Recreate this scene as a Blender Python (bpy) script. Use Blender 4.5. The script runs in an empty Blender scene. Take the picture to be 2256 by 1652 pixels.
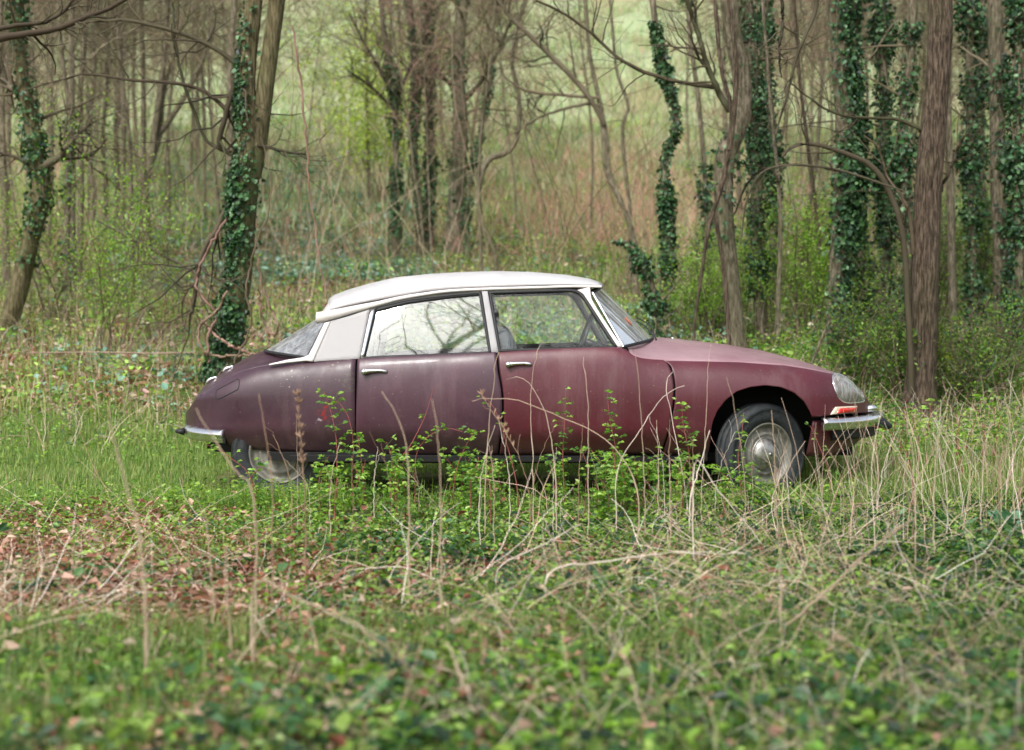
import bpy, math, random
import numpy as np
from mathutils import Vector
R = np.random.default_rng(11); random.seed(11)
SC = bpy.context.scene; COL = SC.collection

# ------------------------------------------------------------------ camera, sky, sun, exposure
FPX, CX, CY = 3105.0, 1128.0, 826.0            # traced in a 2256 x 1652 frame
CAM = np.array([0.0, -9.0, 1.2]); PITCH = math.atan(126 / FPX)
cd = bpy.data.cameras.new('camera'); cam = bpy.data.objects.new('camera', cd); COL.objects.link(cam)
cam.location = CAM; cam.rotation_euler = (math.pi / 2 - PITCH, 0, 0)
cd.sensor_width = 36; cd.lens = FPX / 2256 * 36; cd.clip_start = .05; cd.clip_end = 600
cd.dof.use_dof = True; cd.dof.focus_distance = 9.05; cd.dof.aperture_fstop = 1.6; cd.dof.aperture_blades = 9
SC.camera = cam
W = bpy.data.worlds.new('World'); SC.world = W; W.use_nodes = True
nt = W.node_tree; nt.nodes.clear()
SUN_EL, SUN_AZ = math.radians(48), math.radians(205)     # azimuth clockwise from +y: the sun stands behind the camera's left
sky = nt.nodes.new('ShaderNodeTexSky'); sky.sky_type = 'NISHITA'; sky.sun_disc = False
sky.sun_elevation = SUN_EL; sky.sun_rotation = SUN_AZ; sky.dust_density = 4; sky.air_density = 1; sky.ozone_density = 1
hs = nt.nodes.new('ShaderNodeHueSaturation'); hs.inputs['Saturation'].default_value = .42
bg = nt.nodes.new('ShaderNodeBackground'); bg.inputs[1].default_value = .15
wo = nt.nodes.new('ShaderNodeOutputWorld')
nt.links.new(sky.outputs[0], hs.inputs['Color']); nt.links.new(hs.outputs[0], bg.inputs[0]); nt.links.new(bg.outputs[0], wo.inputs[0])
sl = bpy.data.lights.new('sun', 'SUN'); sl.energy = 1.5; sl.angle = math.radians(11); sl.color = (1, .98, .95)
sun = bpy.data.objects.new('sun', sl); COL.objects.link(sun)
sd = Vector((math.sin(SUN_AZ) * math.cos(SUN_EL), math.cos(SUN_AZ) * math.cos(SUN_EL), math.sin(SUN_EL)))
sun.rotation_euler = sd.to_track_quat('Z', 'Y').to_euler(); sun.location = (-5, -8, 15)
SC.view_settings.view_transform = 'Standard'; SC.view_settings.look = 'None'
SC.view_settings.exposure = 0.76; SC.view_settings.gamma = 1
SC.cycles.max_bounces = 7; SC.cycles.transparent_max_bounces = 16; SC.cycles.caustics_reflective = False; SC.cycles.caustics_refractive = False

# ------------------------------------------------------------------ helpers
cp, sp_ = math.cos(PITCH), math.sin(PITCH)
def ray(px, py):
    a = (np.asarray(px, float) - CX) / FPX; b = (CY - np.asarray(py, float)) / FPX
    return a, cp + b * sp_, -sp_ + b * cp       # world dx, dy, dz
def at(px, py, y):                              # the point of depth plane y seen at a traced pixel
    dx, dy, dz = ray(px, py); t = (np.asarray(y, float) - CAM[1]) / dy
    return np.stack([dx * t, np.broadcast_to(np.asarray(y, float), np.shape(dx * t)), CAM[2] + dz * t], -1)
def lin(r, g, b):
    f = lambda c: (c / 255 / 12.92) if c / 255 < .04045 else ((c / 255 + .055) / 1.055) ** 2.4
    return (f(r), f(g), f(b))
def srgbs(l, k=1.0): return np.array([lin(*c) for c in l]) * k
def wob(x, y, s=1.0, seed=0):                   # cheap smooth noise in -1..1
    v = 0
    for i in range(5):
        a = 1.7 * i + seed * 2.3; f = s * (1.0 + .83 * i)
        v = v + np.sin(x * f * math.cos(a) + y * f * math.sin(a) + seed * 5.1 + i * 1.9) / (1 + .45 * i)
    return v / 2.6
PR_D = [-40, 0, 9.5, 11, 12, 13, 14, 16, 20, 30, 50, 80, 130, 200]
PR_Z = [1.5, 0, 0, .02, .08, .25, .6, .95, 1.5, 3.3, 8.2, 18.5, 42, 70]
def ground(x, y):
    x = np.asarray(x, float); y = np.asarray(y, float); D = y + 9
    z = np.interp(D, PR_D, PR_Z)
    amp = np.interp(D, [0, 4, 7.5, 11.5, 14, 30, 80], [.05, .06, .015, .02, .12, .35, 1.2])
    return z + amp * wob(x, y, .9, 1) + .01 * wob(x, y, 5, 2)
def hit(px, py):                                # depth where a traced pixel meets the ground
    dx, dy, dz = ray(px, py)
    for D in np.arange(3, 140, .05):
        t = D / dy
        if CAM[2] + dz * t < ground(dx * t, D - 9): return D
    return 60.0
def mesh(name, V, F, mat, parent=None, smooth=True, col=None, solid=0, sub=0):
    V = np.asarray(V, float)
    me = bpy.data.meshes.new(name)
    if isinstance(F, np.ndarray):
        n, k = F.shape
        me.vertices.add(len(V)); me.vertices.foreach_set('co', V.ravel().astype(np.float32))
        me.loops.add(n * k); me.loops.foreach_set('vertex_index', F.ravel().astype(np.int32))
        me.polygons.add(n); me.polygons.foreach_set('loop_start', np.arange(0, n * k, k, dtype=np.int32))
        try: me.polygons.foreach_set('loop_total', np.full(n, k, np.int32))
        except Exception: pass
        me.update(calc_edges=True)
    else:
        me.from_pydata([tuple(v) for v in V], [], [tuple(int(i) for i in f) for f in F])
    if col is not None:
        ca = me.color_attributes.new('col', 'FLOAT_COLOR', 'POINT')
        c4 = np.ones((len(V), 4), np.float32); c4[:, :3] = col
        ca.data.foreach_set('color', c4.ravel())
    me.polygons.foreach_set('use_smooth', np.full(len(me.polygons), smooth))
    me.materials.append(mat)
    o = bpy.data.objects.new(name, me); COL.objects.link(o)
    if parent is not None:
        o.parent = parent
        par = parent; off = Vector((0, 0, 0))
        while par is not None: off += par.location; par = par.parent
        o.matrix_parent_inverse.identity()
        if off.length > 0: o.location = (0, 0, 0); me.transform(__import__('mathutils').Matrix.Translation(-off))
    if solid:
        m = o.modifiers.new('s', 'SOLIDIFY'); m.thickness = solid; m.offset = 0
    if sub:
        m = o.modifiers.new('b', 'SUBSURF'); m.levels = sub; m.render_levels = sub
    return o
def tag(o, label=None, cat=None, group=None, kind=None):
    if label: o['label'] = label
    if cat: o['category'] = cat
    if group: o['group'] = group
    if kind: o['kind'] = kind
    return o
def empty(name, loc, label, cat, group=None):
    o = bpy.data.objects.new(name, None); COL.objects.link(o); o.location = [float(c) for c in loc]; o.empty_display_size = .1
    return tag(o, label, cat, group)
def merge(parts):                               # [(V,F,col)] -> one
    V, F, C, n = [], [], [], 0
    for p in parts:
        V.append(p[0]); F.append(p[1] + n); n += len(p[0])
        if len(p) > 2: C.append(p[2])
    return np.concatenate(V), np.concatenate(F), (np.concatenate(C) if C else None)
def tubes(P, Rd, k=4):                          # P (n,m,3) Rd (n,m)
    P = np.asarray(P, float); n, m, _ = P.shape
    T = np.gradient(P, axis=1); T /= np.linalg.norm(T, axis=2, keepdims=True) + 1e-9
    up = np.where(np.abs(T[:, :1, 2:3]).mean(1, keepdims=True) > .8, np.array([[[1., 0, 0]]]), np.array([[[0., 0, 1]]]))
    A = np.cross(T, np.broadcast_to(up, T.shape)); A /= np.linalg.norm(A, axis=2, keepdims=True) + 1e-9
    B = np.cross(T, A)
    th = np.arange(k) * 2 * math.pi / k
    V = P[:, :, None] + Rd[:, :, None, None] * (np.cos(th)[None, None, :, None] * A[:, :, None] + np.sin(th)[None, None, :, None] * B[:, :, None])
    i = np.arange(n)[:, None, None] * m * k; j = np.arange(m - 1)[None, :, None] * k; a = np.arange(k)[None, None]; b = (a + 1) % k
    F = np.stack([i + j + a, i + j + b, i + j + k + b, i + j + k + a], -1).reshape(-1, 4)
    return V.reshape(-1, 3), F
def catmull(P, n):
    P = np.asarray(P, float); d = np.r_[0, np.cumsum(np.linalg.norm(np.diff(P[:, :3], axis=0), axis=1))]
    if len(P) == 2: Q = np.linspace(0, 1, n)[:, None]; return P[0] * (1 - Q) + P[1] * Q
    E = np.vstack([2 * P[0] - P[1], P, 2 * P[-1] - P[-2]])
    s = np.linspace(0, d[-1], n); out = []
    for v in s:
        i = min(max(np.searchsorted(d, v) - 1, 0), len(P) - 2); t = (v - d[i]) / max(d[i + 1] - d[i], 1e-9)
        p0, p1, p2, p3 = E[i], E[i + 1], E[i + 2], E[i + 3]
        out.append(.5 * (2 * p1 + (p2 - p0) * t + (2 * p0 - 5 * p1 + 4 * p2 - p3) * t * t + (3 * p1 - p0 - 3 * p2 + p3) * t ** 3))
    return np.array(out)
def tube1(P, r, k=8, n=None, caps=True):        # a single smooth tube with capped ends, quads
    P = np.asarray(P, float); r = np.broadcast_to(np.asarray(r, float), len(P)) if np.ndim(r) == 0 else np.asarray(r, float)
    if n: Q = catmull(np.c_[P, r], n); P, r = Q[:, :3], np.abs(Q[:, 3])
    if caps: P = np.vstack([P[0], P, P[-1]]); r = np.r_[1e-4, r, 1e-4]
    return tubes(P[None] + np.arange(len(P))[None, :, None] * 1e-7, r[None], k)
def unit(v): return v / (np.linalg.norm(v, axis=-1, keepdims=True) + 1e-9)
def rdir(n, el0, el1):
    az = R.uniform(0, 2 * math.pi, n); el = np.radians(R.uniform(el0, el1, n))
    return np.stack([np.cos(az) * np.cos(el), np.sin(az) * np.cos(el), np.sin(el)], -1)
def leaves(C, U, N, L, Wd, col, fold=.25, droop=.15):
    n = len(C); L = np.broadcast_to(L, n)[:, None]; Wd = np.broadcast_to(Wd, n)[:, None]
    U = unit(U); S = unit(np.cross(U, N)); N = np.cross(S, U)
    f = lambda a, b, c: C + U * L * a + S * Wd * b + N * (Wd * c)
    d = droop
    V = np.stack([C, f(.3, .5, fold), f(.68, .38, fold * .7 - d), f(1, 0, -2 * d), f(.68, -.38, fold * .7 - d), f(.3, -.5, fold)], 1)
    b = np.arange(n)[:, None] * 6
    F = np.concatenate([b + np.array([[0, 1, 2, 3]]), b + np.array([[0, 3, 4, 5]])])
    return V.reshape(-1, 3), F, np.repeat(col, 6, 0)
def blades(C, H, Wd, lean, col):                # grass blades: bent strips of two quads
    n = len(C); az = R.uniform(0, 2 * math.pi, n); D = np.stack([np.cos(az), np.sin(az), 0 * az], -1)
    S = np.stack([-np.sin(az), np.cos(az), 0 * az], -1) * (Wd[:, None] / 2)
    Z = np.array([[0, 0, 1.]]); H = H[:, None]; ln = lean[:, None]
    p1 = C + Z * H * .55 + D * H * ln * .3; p2 = C + Z * H * (1 - .35 * ln) + D * H * ln
    V = np.stack([C - S, C + S, p1 + S * .8, p1 - S * .8, p2 + S * .12, p2 - S * .12], 1)
    b = np.arange(n)[:, None] * 6
    F = np.concatenate([b + np.array([[0, 1, 2, 3]]), b + np.array([[3, 2, 4, 5]])])
    return V.reshape(-1, 3), F, np.repeat(col, 6, 0)
def pick(pal, n, jit=.18, p=None):
    c = pal[R.choice(len(pal), n, p=p)] * R.uniform(1 - jit, 1 + jit, (n, 1)) * R.uniform(.94, 1.06, (n, 3))
    return c
def copy_tree(o, parent=None):
    c = o.copy(); COL.objects.link(c)
    if parent: c.parent = parent
    for ch in [k for k in bpy.data.objects if k.parent == o]: copy_tree(ch, c)
    return c

# ------------------------------------------------------------------ materials
def mat(name, base=(.5, .5, .5), rough=.5, metal=0, coat=0, spec=.5, build=None):
    m = bpy.data.materials.new(name); m.use_nodes = True; t = m.node_tree
    b = t.nodes['Principled BSDF']; b.inputs['Base Color'].default_value = (*base, 1); b.inputs['Roughness'].default_value = rough
    b.inputs['Metallic'].default_value = metal; b.inputs['Coat Weight'].default_value = coat; b.inputs['Specular IOR Level'].default_value = spec
    if build: build(t, b)
    return m
def node(t, typ, **kw):
    n = t.nodes.new(typ)
    for k, v in kw.items():
        if k in n.inputs.keys(): n.inputs[k].default_value = v
        else: setattr(n, k, v)
    return n
def coords(t, sc=(1, 1, 1)):
    g = node(t, 'ShaderNodeNewGeometry'); m = node(t, 'ShaderNodeMapping'); m.inputs['Scale'].default_value = sc
    t.links.new(g.outputs['Position'], m.inputs['Vector']); return m.outputs[0]
def noise(t, scale, sc=(1, 1, 1), detail=5, rough=.6):
    n = node(t, 'ShaderNodeTexNoise'); n.inputs['Scale'].default_value = scale; n.inputs['Detail'].default_value = detail; n.inputs['Roughness'].default_value = rough
    t.links.new(coords(t, sc), n.inputs['Vector']); return n.outputs[0]
def ramp(t, fac, stops):
    r = node(t, 'ShaderNodeValToRGB'); e = r.color_ramp.elements
    while len(e) < len(stops): e.new(.5)
    for i, (p, c) in enumerate(stops): e[i].position = p; e[i].color = (*c, 1) if len(c) == 3 else c
    t.links.new(fac, r.inputs[0]); return r.outputs[0]
def mixc(t, fac, a, b, mode='MIX'):
    m = node(t, 'ShaderNodeMix'); m.data_type = 'RGBA'; m.blend_type = mode
    for s, v in ((0, fac), (6, a), (7, b)):
        if hasattr(v, 'is_output') or isinstance(v, bpy.types.NodeSocket): t.links.new(v, m.inputs[s])
        elif s == 0: m.inputs[0].default_value = v
        else: m.inputs[s].default_value = (*v, 1)
    return m.outputs[2]
def bump(t, b, h, dist=.01, st=.6):
    n = node(t, 'ShaderNodeBump'); n.inputs['Distance'].default_value = dist; n.inputs['Strength'].default_value = st
    t.links.new(h, n.inputs['Height']); t.links.new(n.outputs[0], b.inputs['Normal'])
def leafmat(name, rough=.5, trans=.3, spec=.4):
    def bld(t, b):
        a = node(t, 'ShaderNodeAttribute', attribute_name='col'); t.links.new(a.outputs['Color'], b.inputs['Base Color'])
        tr = node(t, 'ShaderNodeBsdfTranslucent'); t.links.new(mixc(t, 1.0, a.outputs['Color'], (1.5, 1.6, .8), 'MULTIPLY'), tr.inputs[0])
        mx = node(t, 'ShaderNodeMixShader'); mx.inputs[0].default_value = trans
        o = t.nodes['Material Output']; t.links.new(b.outputs[0], mx.inputs[1]); t.links.new(tr.outputs[0], mx.inputs[2]); t.links.new(mx.outputs[0], o.inputs[0])
    return mat(name, rough=rough, spec=spec, build=bld)
def colmat(name, rough=.8, spec=.3):
    def bld(t, b):
        a = node(t, 'ShaderNodeAttribute', attribute_name='col'); t.links.new(a.outputs['Color'], b.inputs['Base Color'])
    return mat(name, rough=rough, spec=spec, build=bld)
def barkmat(name, c1, c2, c3, vs=.12, bd=.02, moss=.5, sc=44):
    def bld(t, b):
        n1 = noise(t, sc, (1, 1, vs), 7, .72); n2 = noise(t, 2.2, (1, 1, .6), 4)
        c = ramp(t, n1, [(.36, c1), (.49, c2), (.62, c3)])
        c = mixc(t, ramp(t, n2, [(.48, (0, 0, 0)), (.72, (moss,) * 3)]), c, lin(92, 100, 62))
        t.links.new(c, b.inputs['Base Color']); bump(t, b, n1, bd, 1)
    return mat(name, rough=.9, spec=.2, build=bld)
def groundmat(t, b):
    a = node(t, 'ShaderNodeAttribute', attribute_name='col'); n = noise(t, 9, detail=8, rough=.7)
    c = mixc(t, 1.0, a.outputs['Color'], ramp(t, n, [(.3, (.45, .42, .4)), (.5, (.95, .95, .95)), (.7, (1.5, 1.45, 1.3))]), 'MULTIPLY')
    t.links.new(c, b.inputs['Base Color']); bump(t, b, n, .05, .8)
M = {}
M['ground'] = mat('earth', rough=.95, spec=.1, build=groundmat)
M['leaf'] = leafmat('fresh_leaf', .42, .35, .5); M['ivy'] = leafmat('ivy_leaf', .45, .15, .4); M['dead'] = leafmat('dead_leaf', .75, .15, .2)
M['grass'] = leafmat('grass_blade', .55, .35); M['straw'] = colmat('dry_straw', .75); M['twig'] = colmat('twig_bark', .85)
M['bark'] = barkmat('grey_bark', lin(64, 60, 48), lin(110, 102, 84), lin(150, 140, 120), .2, .03, moss=.3)
M['bark_red'] = barkmat('furrowed_bark', lin(44, 37, 30), lin(98, 84, 70), lin(150, 132, 114), .11, .08, moss=.3, sc=62)
M['bark_green'] = barkmat('mossy_bark', lin(52, 50, 34), lin(92, 86, 60), lin(128, 118, 92), moss=.7)
def paint(c1, c2, patch=None):
    def bld(t, b):
        n = noise(t, 1.8, (1, 1, 1.4), 5, .6); n2 = noise(t, 60, detail=3); n3 = noise(t, 260, detail=2)
        c = ramp(t, n, [(.35, c1), (.65, c2)])
        c = mixc(t, ramp(t, n2, [(.5, (0, 0, 0)), (.9, (.09, .09, .09))]), c, (.25, .18, .18))
        zz = node(t, 'ShaderNodeSeparateXYZ'); gp = node(t, 'ShaderNodeNewGeometry'); t.links.new(gp.outputs['Position'], zz.inputs[0])
        ms = node(t, 'ShaderNodeMapRange'); ms.inputs[1].default_value = .28; ms.inputs[2].default_value = .62; ms.inputs[3].default_value = .75; ms.inputs[4].default_value = 0; t.links.new(zz.outputs[2], ms.inputs[0])
        mm = node(t, 'ShaderNodeMath', operation='MULTIPLY'); t.links.new(ms.outputs[0], mm.inputs[0]); t.links.new(noise(t, 9, (1, 1, 1.6), 8, .75), mm.inputs[1])
        c = mixc(t, ramp(t, mm.outputs[0], [(.12, (0, 0, 0)), (.5, (.75, .75, .75))]), c, lin(82, 70, 60))
        c = mixc(t, ramp(t, noise(t, 5, (1, 1, .12), 7, .75), [(.5, (0, 0, 0)), (.75, (.3, .3, .3))]), c, lin(132, 112, 112))
        c = mixc(t, ramp(t, noise(t, 70, (1, 1, 1), 2, .5), [(.74, (0, 0, 0)), (.76, (.8, .8, .8))]), c, lin(150, 130, 120))
        if patch:
            for (P, rad, colr, th) in patch:
                g = node(t, 'ShaderNodeNewGeometry'); v = node(t, 'ShaderNodeVectorMath', operation='DISTANCE'); v.inputs[1].default_value = P
                t.links.new(g.outputs['Position'], v.inputs[0])
                mr = node(t, 'ShaderNodeMapRange'); mr.inputs[1].default_value = rad * .3; mr.inputs[2].default_value = rad; mr.inputs[3].default_value = 1; mr.inputs[4].default_value = 0
                t.links.new(v.outputs['Value'], mr.inputs[0])
                nn = noise(t, 38, (1, 1, 1.5), 4, .65); mu = node(t, 'ShaderNodeMath', operation='MULTIPLY'); t.links.new(nn, mu.inputs[0]); t.links.new(mr.outputs[0], mu.inputs[1])
                c = mixc(t, ramp(t, mu.outputs[0], [(th, (0, 0, 0)), (th + .03, (1, 1, 1))]), c, colr)
        t.links.new(c, b.inputs['Base Color'])
        t.links.new(ramp(t, noise(t, 7, (1, 1, .5), 8, .7), [(.3, (.26,) * 3), (.7, (.55,) * 3)]), b.inputs['Roughness'])
        bump(t, b, n, .02, .12)
    return mat('faded_maroon_paint', coat=.12, build=bld)
pt = lambda px, py, y: tuple(float(c) for c in at(px, py, y))
M['paint_rear'] = paint(lin(54, 33, 43), lin(74, 47, 58), [(pt(715, 912, .14), .13, lin(126, 34, 36), .5), (pt(700, 930, .14), .09, lin(150, 140, 150), .5),
        (pt(775, 840, .12), .2, lin(70, 60, 52), .49), (pt(730, 800, .14), .5, lin(150, 130, 105), .66), (pt(640, 818, .2), .4, lin(140, 124, 118), .63)])
M['paint_mid'] = paint(lin(60, 36, 47), lin(78, 48, 60)); M['paint_front'] = paint(lin(76, 25, 35), lin(90, 35, 45))
M['paint_hood'] = paint(lin(140, 104, 111), lin(158, 128, 133))
M['roof'] = mat('white_roof', lin(226, 220, 220), .42, coat=.15, build=lambda t, b: t.links.new(ramp(t, noise(t, 3, detail=6), [(.3, lin(176, 174, 174)), (.7, lin(200, 198, 198))]), b.inputs['Base Color']))
M['trim'] = mat('white_trim', lin(214, 208, 204), .3, coat=.3)
M['chrome'] = mat('chrome', (.82, .82, .83), .14, 1, build=lambda t, b: t.links.new(ramp(t, noise(t, 14, detail=6), [(.35, (.14,) * 3), (.75, (.42,) * 3)]), b.inputs['Roughness']))
def ribs(t, b):
    w = node(t, 'ShaderNodeTexWave', wave_type='BANDS', bands_direction='Z', wave_profile='SIN'); w.inputs['Scale'].default_value = 60; w.inputs['Distortion'].default_value = 0
    t.links.new(coords(t), w.inputs['Vector']); bump(t, b, w.outputs[1], .003, 1)
    t.links.new(ramp(t, w.outputs[1], [(.1, lin(186, 184, 184)), (.6, lin(222, 220, 220))]), b.inputs['Base Color'])
M['ribbed'] = mat('ribbed_aluminium', lin(220, 215, 215), .45, .1, build=ribs)
M['dull'] = mat('dull_steel', (.5, .49, .46), .4, .85, build=lambda t, b: (t.links.new(ramp(t, noise(t, 30, detail=7), [(.35, (.2, .19, .17)), (.6, (.46, .45, .42))]), b.inputs['Base Color']), t.links.new(ramp(t, noise(t, 12, detail=6), [(.35, (.28,) * 3), (.7, (.6,) * 3)]), b.inputs['Roughness'])))
M['black'] = mat('black_rubber', (.012, .013, .014), .6); M['dark'] = mat('dark_cavity', (.006, .006, .006), .9)
M['tyre'] = mat('tyre_rubber', (.02, .024, .026), .7, build=lambda t, b: (t.links.new(ramp(t, noise(t, 12, detail=8, rough=.8), [(.4, (.01, .013, .015)), (.75, (.05, .056, .058))]), b.inputs['Base Color']), bump(t, b, noise(t, 60), .004, .5)))
M['rim'] = mat('grey_rim', lin(140, 138, 130), .55, .2, build=lambda t, b: t.links.new(ramp(t, noise(t, 16, detail=7), [(.35, lin(96, 93, 84)), (.65, lin(138, 136, 126))]), b.inputs['Base Color']))
M['seat'] = mat('blue_grey_fabric', lin(52, 64, 76), .8); M['plastic'] = mat('dark_plastic', (.02, .022, .024), .4)
M['amber'] = mat('red_orange_lens', lin(215, 40, 20), .15, coat=.6, build=lambda t, b: bump(t, b, noise(t, 90, (3, 1, .2)), .003, .6))
M['cream'] = mat('cream_surround', lin(225, 215, 190), .4)
M['red'] = mat('red_lens', lin(190, 20, 25), .2, coat=.5)
def glassm(name, tint, refl, dirt_sheen, dcol=(.5, .52, .5), rough=.02, streak=(4, 4, .6)):
    m = bpy.data.materials.new(name); m.use_nodes = True; t = m.node_tree; t.nodes.remove(t.nodes['Principled BSDF'])
    tr = node(t, 'ShaderNodeBsdfTransparent'); tr.inputs[0].default_value = (*tint, 1)
    gl = node(t, 'ShaderNodeBsdfGlossy'); gl.inputs['Roughness'].default_value = rough; gl.inputs[0].default_value = (.95, 1, 1, 1)
    df = node(t, 'ShaderNodeBsdfDiffuse'); df.inputs[0].default_value = (*dcol, 1)
    fr = node(t, 'ShaderNodeFresnel'); fr.inputs[0].default_value = 1.5
    ad = node(t, 'ShaderNodeMath', operation='ADD', use_clamp=True); t.links.new(fr.outputs[0], ad.inputs[0]); ad.inputs[1].default_value = refl
    m1 = node(t, 'ShaderNodeMixShader'); t.links.new(ad.outputs[0], m1.inputs[0]); t.links.new(tr.outputs[0], m1.inputs[1]); t.links.new(gl.outputs[0], m1.inputs[2])
    m2 = node(t, 'ShaderNodeMixShader'); d = ramp(t, noise(t, 7, streak, 5, .65), [(.4, (dirt_sheen * .3,) * 3), (.7, (dirt_sheen,) * 3)])
    t.links.new(d, m2.inputs[0]); t.links.new(m1.outputs[0], m2.inputs[1]); t.links.new(df.outputs[0], m2.inputs[2])
    t.links.new(m2.outputs[0], t.nodes['Material Output'].inputs[0]); return m
M['glass'] = glassm('dusty_window_glass', (.93, .96, .94), .0, .03); M['glass_rear'] = glassm('bright_reflecting_window_glass', (.7, .76, .75), .07, .10)
M['glass_screen'] = glassm('streaked_windscreen_glass', (.8, .86, .86), .14, .36, (.8, .82, .82), .03, (3, 3, .35)); M['glass_lamp'] = glassm('headlamp_cover_glass', (.9, .92, .9), .05, .5, (.78, .78, .72), .08, (9, 3, 1.5))  # screens' pale diffuse streaks: dirt plus whitish reflection painted in
M['reflector'] = mat('lamp_reflector', lin(205, 202, 188), .5, .0, build=lambda t, b: bump(t, b, noise(t, 30, (3, 3, .4)), .01, .8))
M['orange_sticker'] = mat('orange_sticker', lin(215, 120, 80), .6)

# ------------------------------------------------------------------ the ground
xs = np.concatenate([-np.geomspace(60, 6, 40)[:-1], np.linspace(-6, 6, 150), np.geomspace(6, 60, 40)[1:]])
ys = np.concatenate([np.linspace(-30, -8, 20), np.linspace(-7.8, 8, 180), np.geomspace(8.2, 105, 80)])
GX, GY = np.meshgrid(xs, ys); GZ = ground(GX, GY) - .01
g_lawn, g_lit, g_herb, g_bank, g_mead, g_pink = srgbs([(112, 116, 72), (150, 126, 110), (106, 100, 74), (134, 128, 92), (158, 172, 134), (166, 138, 122)])  # bank and meadow tones lightened to stand in for distance haze
def gcol(x, y):
    D = y + 9; n = wob(x, y, .7, 3)[..., None]; x = np.asarray(x)
    w = lambda a, b, v: np.clip((v - a) / (b - a), 0, 1)[..., None]
    c = g_herb * np.ones(x.shape + (3,))
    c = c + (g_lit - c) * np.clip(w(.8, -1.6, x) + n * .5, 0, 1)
    c = c + (g_lawn - c) * w(8.2, 8.8, D)
    c = c + (g_bank - c) * w(12.5, 14, D)
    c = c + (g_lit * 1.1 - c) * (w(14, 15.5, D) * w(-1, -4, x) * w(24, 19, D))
    c = c + (g_pink - c) * w(24, 34, D) * np.clip(.5 + n, 0, 1)
    c = c + (g_mead - c) * w(32, 46, D) * np.clip(.8 + n * .9, 0, 1)
    return c
GC = gcol(GX, GY); ny, nx = GX.shape; idx = np.arange(ny * nx).reshape(ny, nx)
F = np.stack([idx[:-1, :-1], idx[:-1, 1:], idx[1:, 1:], idx[1:, :-1]], -1).reshape(-1, 4)
tag(mesh('ground', np.stack([GX, GY, GZ], -1).reshape(-1, 3), F, M['ground'], col=GC.reshape(-1, 3)), 'rough woodland floor rising into a grassy hillside', kind='structure')

# ------------------------------------------------------------------ the car
XT, XN, CL = -2.27, 2.52, .90
def Hf(x, xt=XT, xn=XN, b=1.0):
    x = np.asarray(x, float)
    base = np.interp(x, [-2.3, -1.9, -1.5, -1.2, -.9, -.5, 0, .5, .9, 1.3, 1.7, 2.6], np.array([.61, .655, .70, .745, .785, .825, .855, .875, .89, .9, .9, .88])) * b
    s1 = np.clip((-1.55 - x) / (-1.55 - xt), 0, 1); s2 = np.clip((x - 1.55) / (xn - 1.55), 0, 1)
    return base * (1 - s1 ** 3.2) ** .5 * (1 - s2 ** 2.6) ** .6
Fp = [(424, 900, .62), (433, 882, .48), (457, 859, .4), (487, 840, .35), (525, 822, .3), (562, 811, .28), (593, 805, .26), (690, 797, .22), (786, 790, .18), (940, 783, .16), (1098, 776, .14),
      (1250, 768, .13), (1360, 766, .13), (1380, 770, .14), (1391, 782, .13), (1412, 790, .13), (1462, 794.5, .13), (1545, 796, .13), (1628, 798, .13), (1727, 805, .14), (1773, 812, .17),
      (1835, 824, .24), (1870, 842, .33), (1895, 868, .5), (1908, 893, .75)]
Fw = np.array([at(*p)[[0, 2]] for p in Fp]); Fx, Fz = Fw[:, 0].copy(), Fw[:, 1].copy()
Fx = np.r_[XT, Fx, XN]; Fz = np.r_[Fz[0] - .05, Fz, Fz[-1] - .03]
def zF(x): return np.interp(x, Fx, Fz)
def zFs(x): return sum(zF(np.asarray(x) + d) for d in (-.09, -.05, 0, .05, .09)) / 5
ZM, ZCR = .66, .47
def side(x, z):                                 # half width of the lower body
    x = np.asarray(x, float); z = np.asarray(z, float)
    zt = np.maximum(zFs(x) + .006, ZM + .04); s = np.clip((z - ZM) / (zt - ZM), 0, 1)
    A = np.interp(x, [-2.3, -1.6, -.9, 0, .8, 1.1, 2.0, 2.6], [.22, .17, .11, .095, .10, .16, .18, .10])
    a = A * (1 - np.sqrt(np.clip(1 - s ** 2.3, 0, 1)))
    a = a + .10 * np.clip((ZCR - z) / .18, 0, 2) ** 1.2 + .02 * np.clip((ZM - z) / .2, 0, 2) ** 2
    return Hf(x) * (1 - a)
def green(x, z):                                # half width of the glasshouse
    x = np.asarray(x, float); wb = np.interp(x, [-2, -1.4, -.9, 0, .7, 1.2], [.56, .615, .685, .755, .765, .72]); wg = np.interp(x, [-1.5, -1.2, -.7, 0, .5, .8], [.44, .47, .54, .58, .56, .53])
    t = (np.asarray(z) - 1.0) / .42; return wb + (wg - wb) * t - .02 * (t - t * t) * -1
def conv(p, w, off=0):                          # traced pixels -> points on the near side surface
    p = np.asarray(p, float); y = np.full(p.shape[:-1], .1)
    for _ in range(25):
        q = at(p[..., 0], p[..., 1], y); y = .5 * y + .5 * (CL - w(q[..., 0], q[..., 2]))
    return at(p[..., 0], p[..., 1], y)
def resamp(P, u):
    P = np.asarray(P, float); d = np.r_[0, np.cumsum(np.linalg.norm(np.diff(P, axis=0), axis=1))]; d /= d[-1]
    return np.stack([np.interp(u, d, P[:, i]) for i in range(P.shape[1])], -1)
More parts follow.
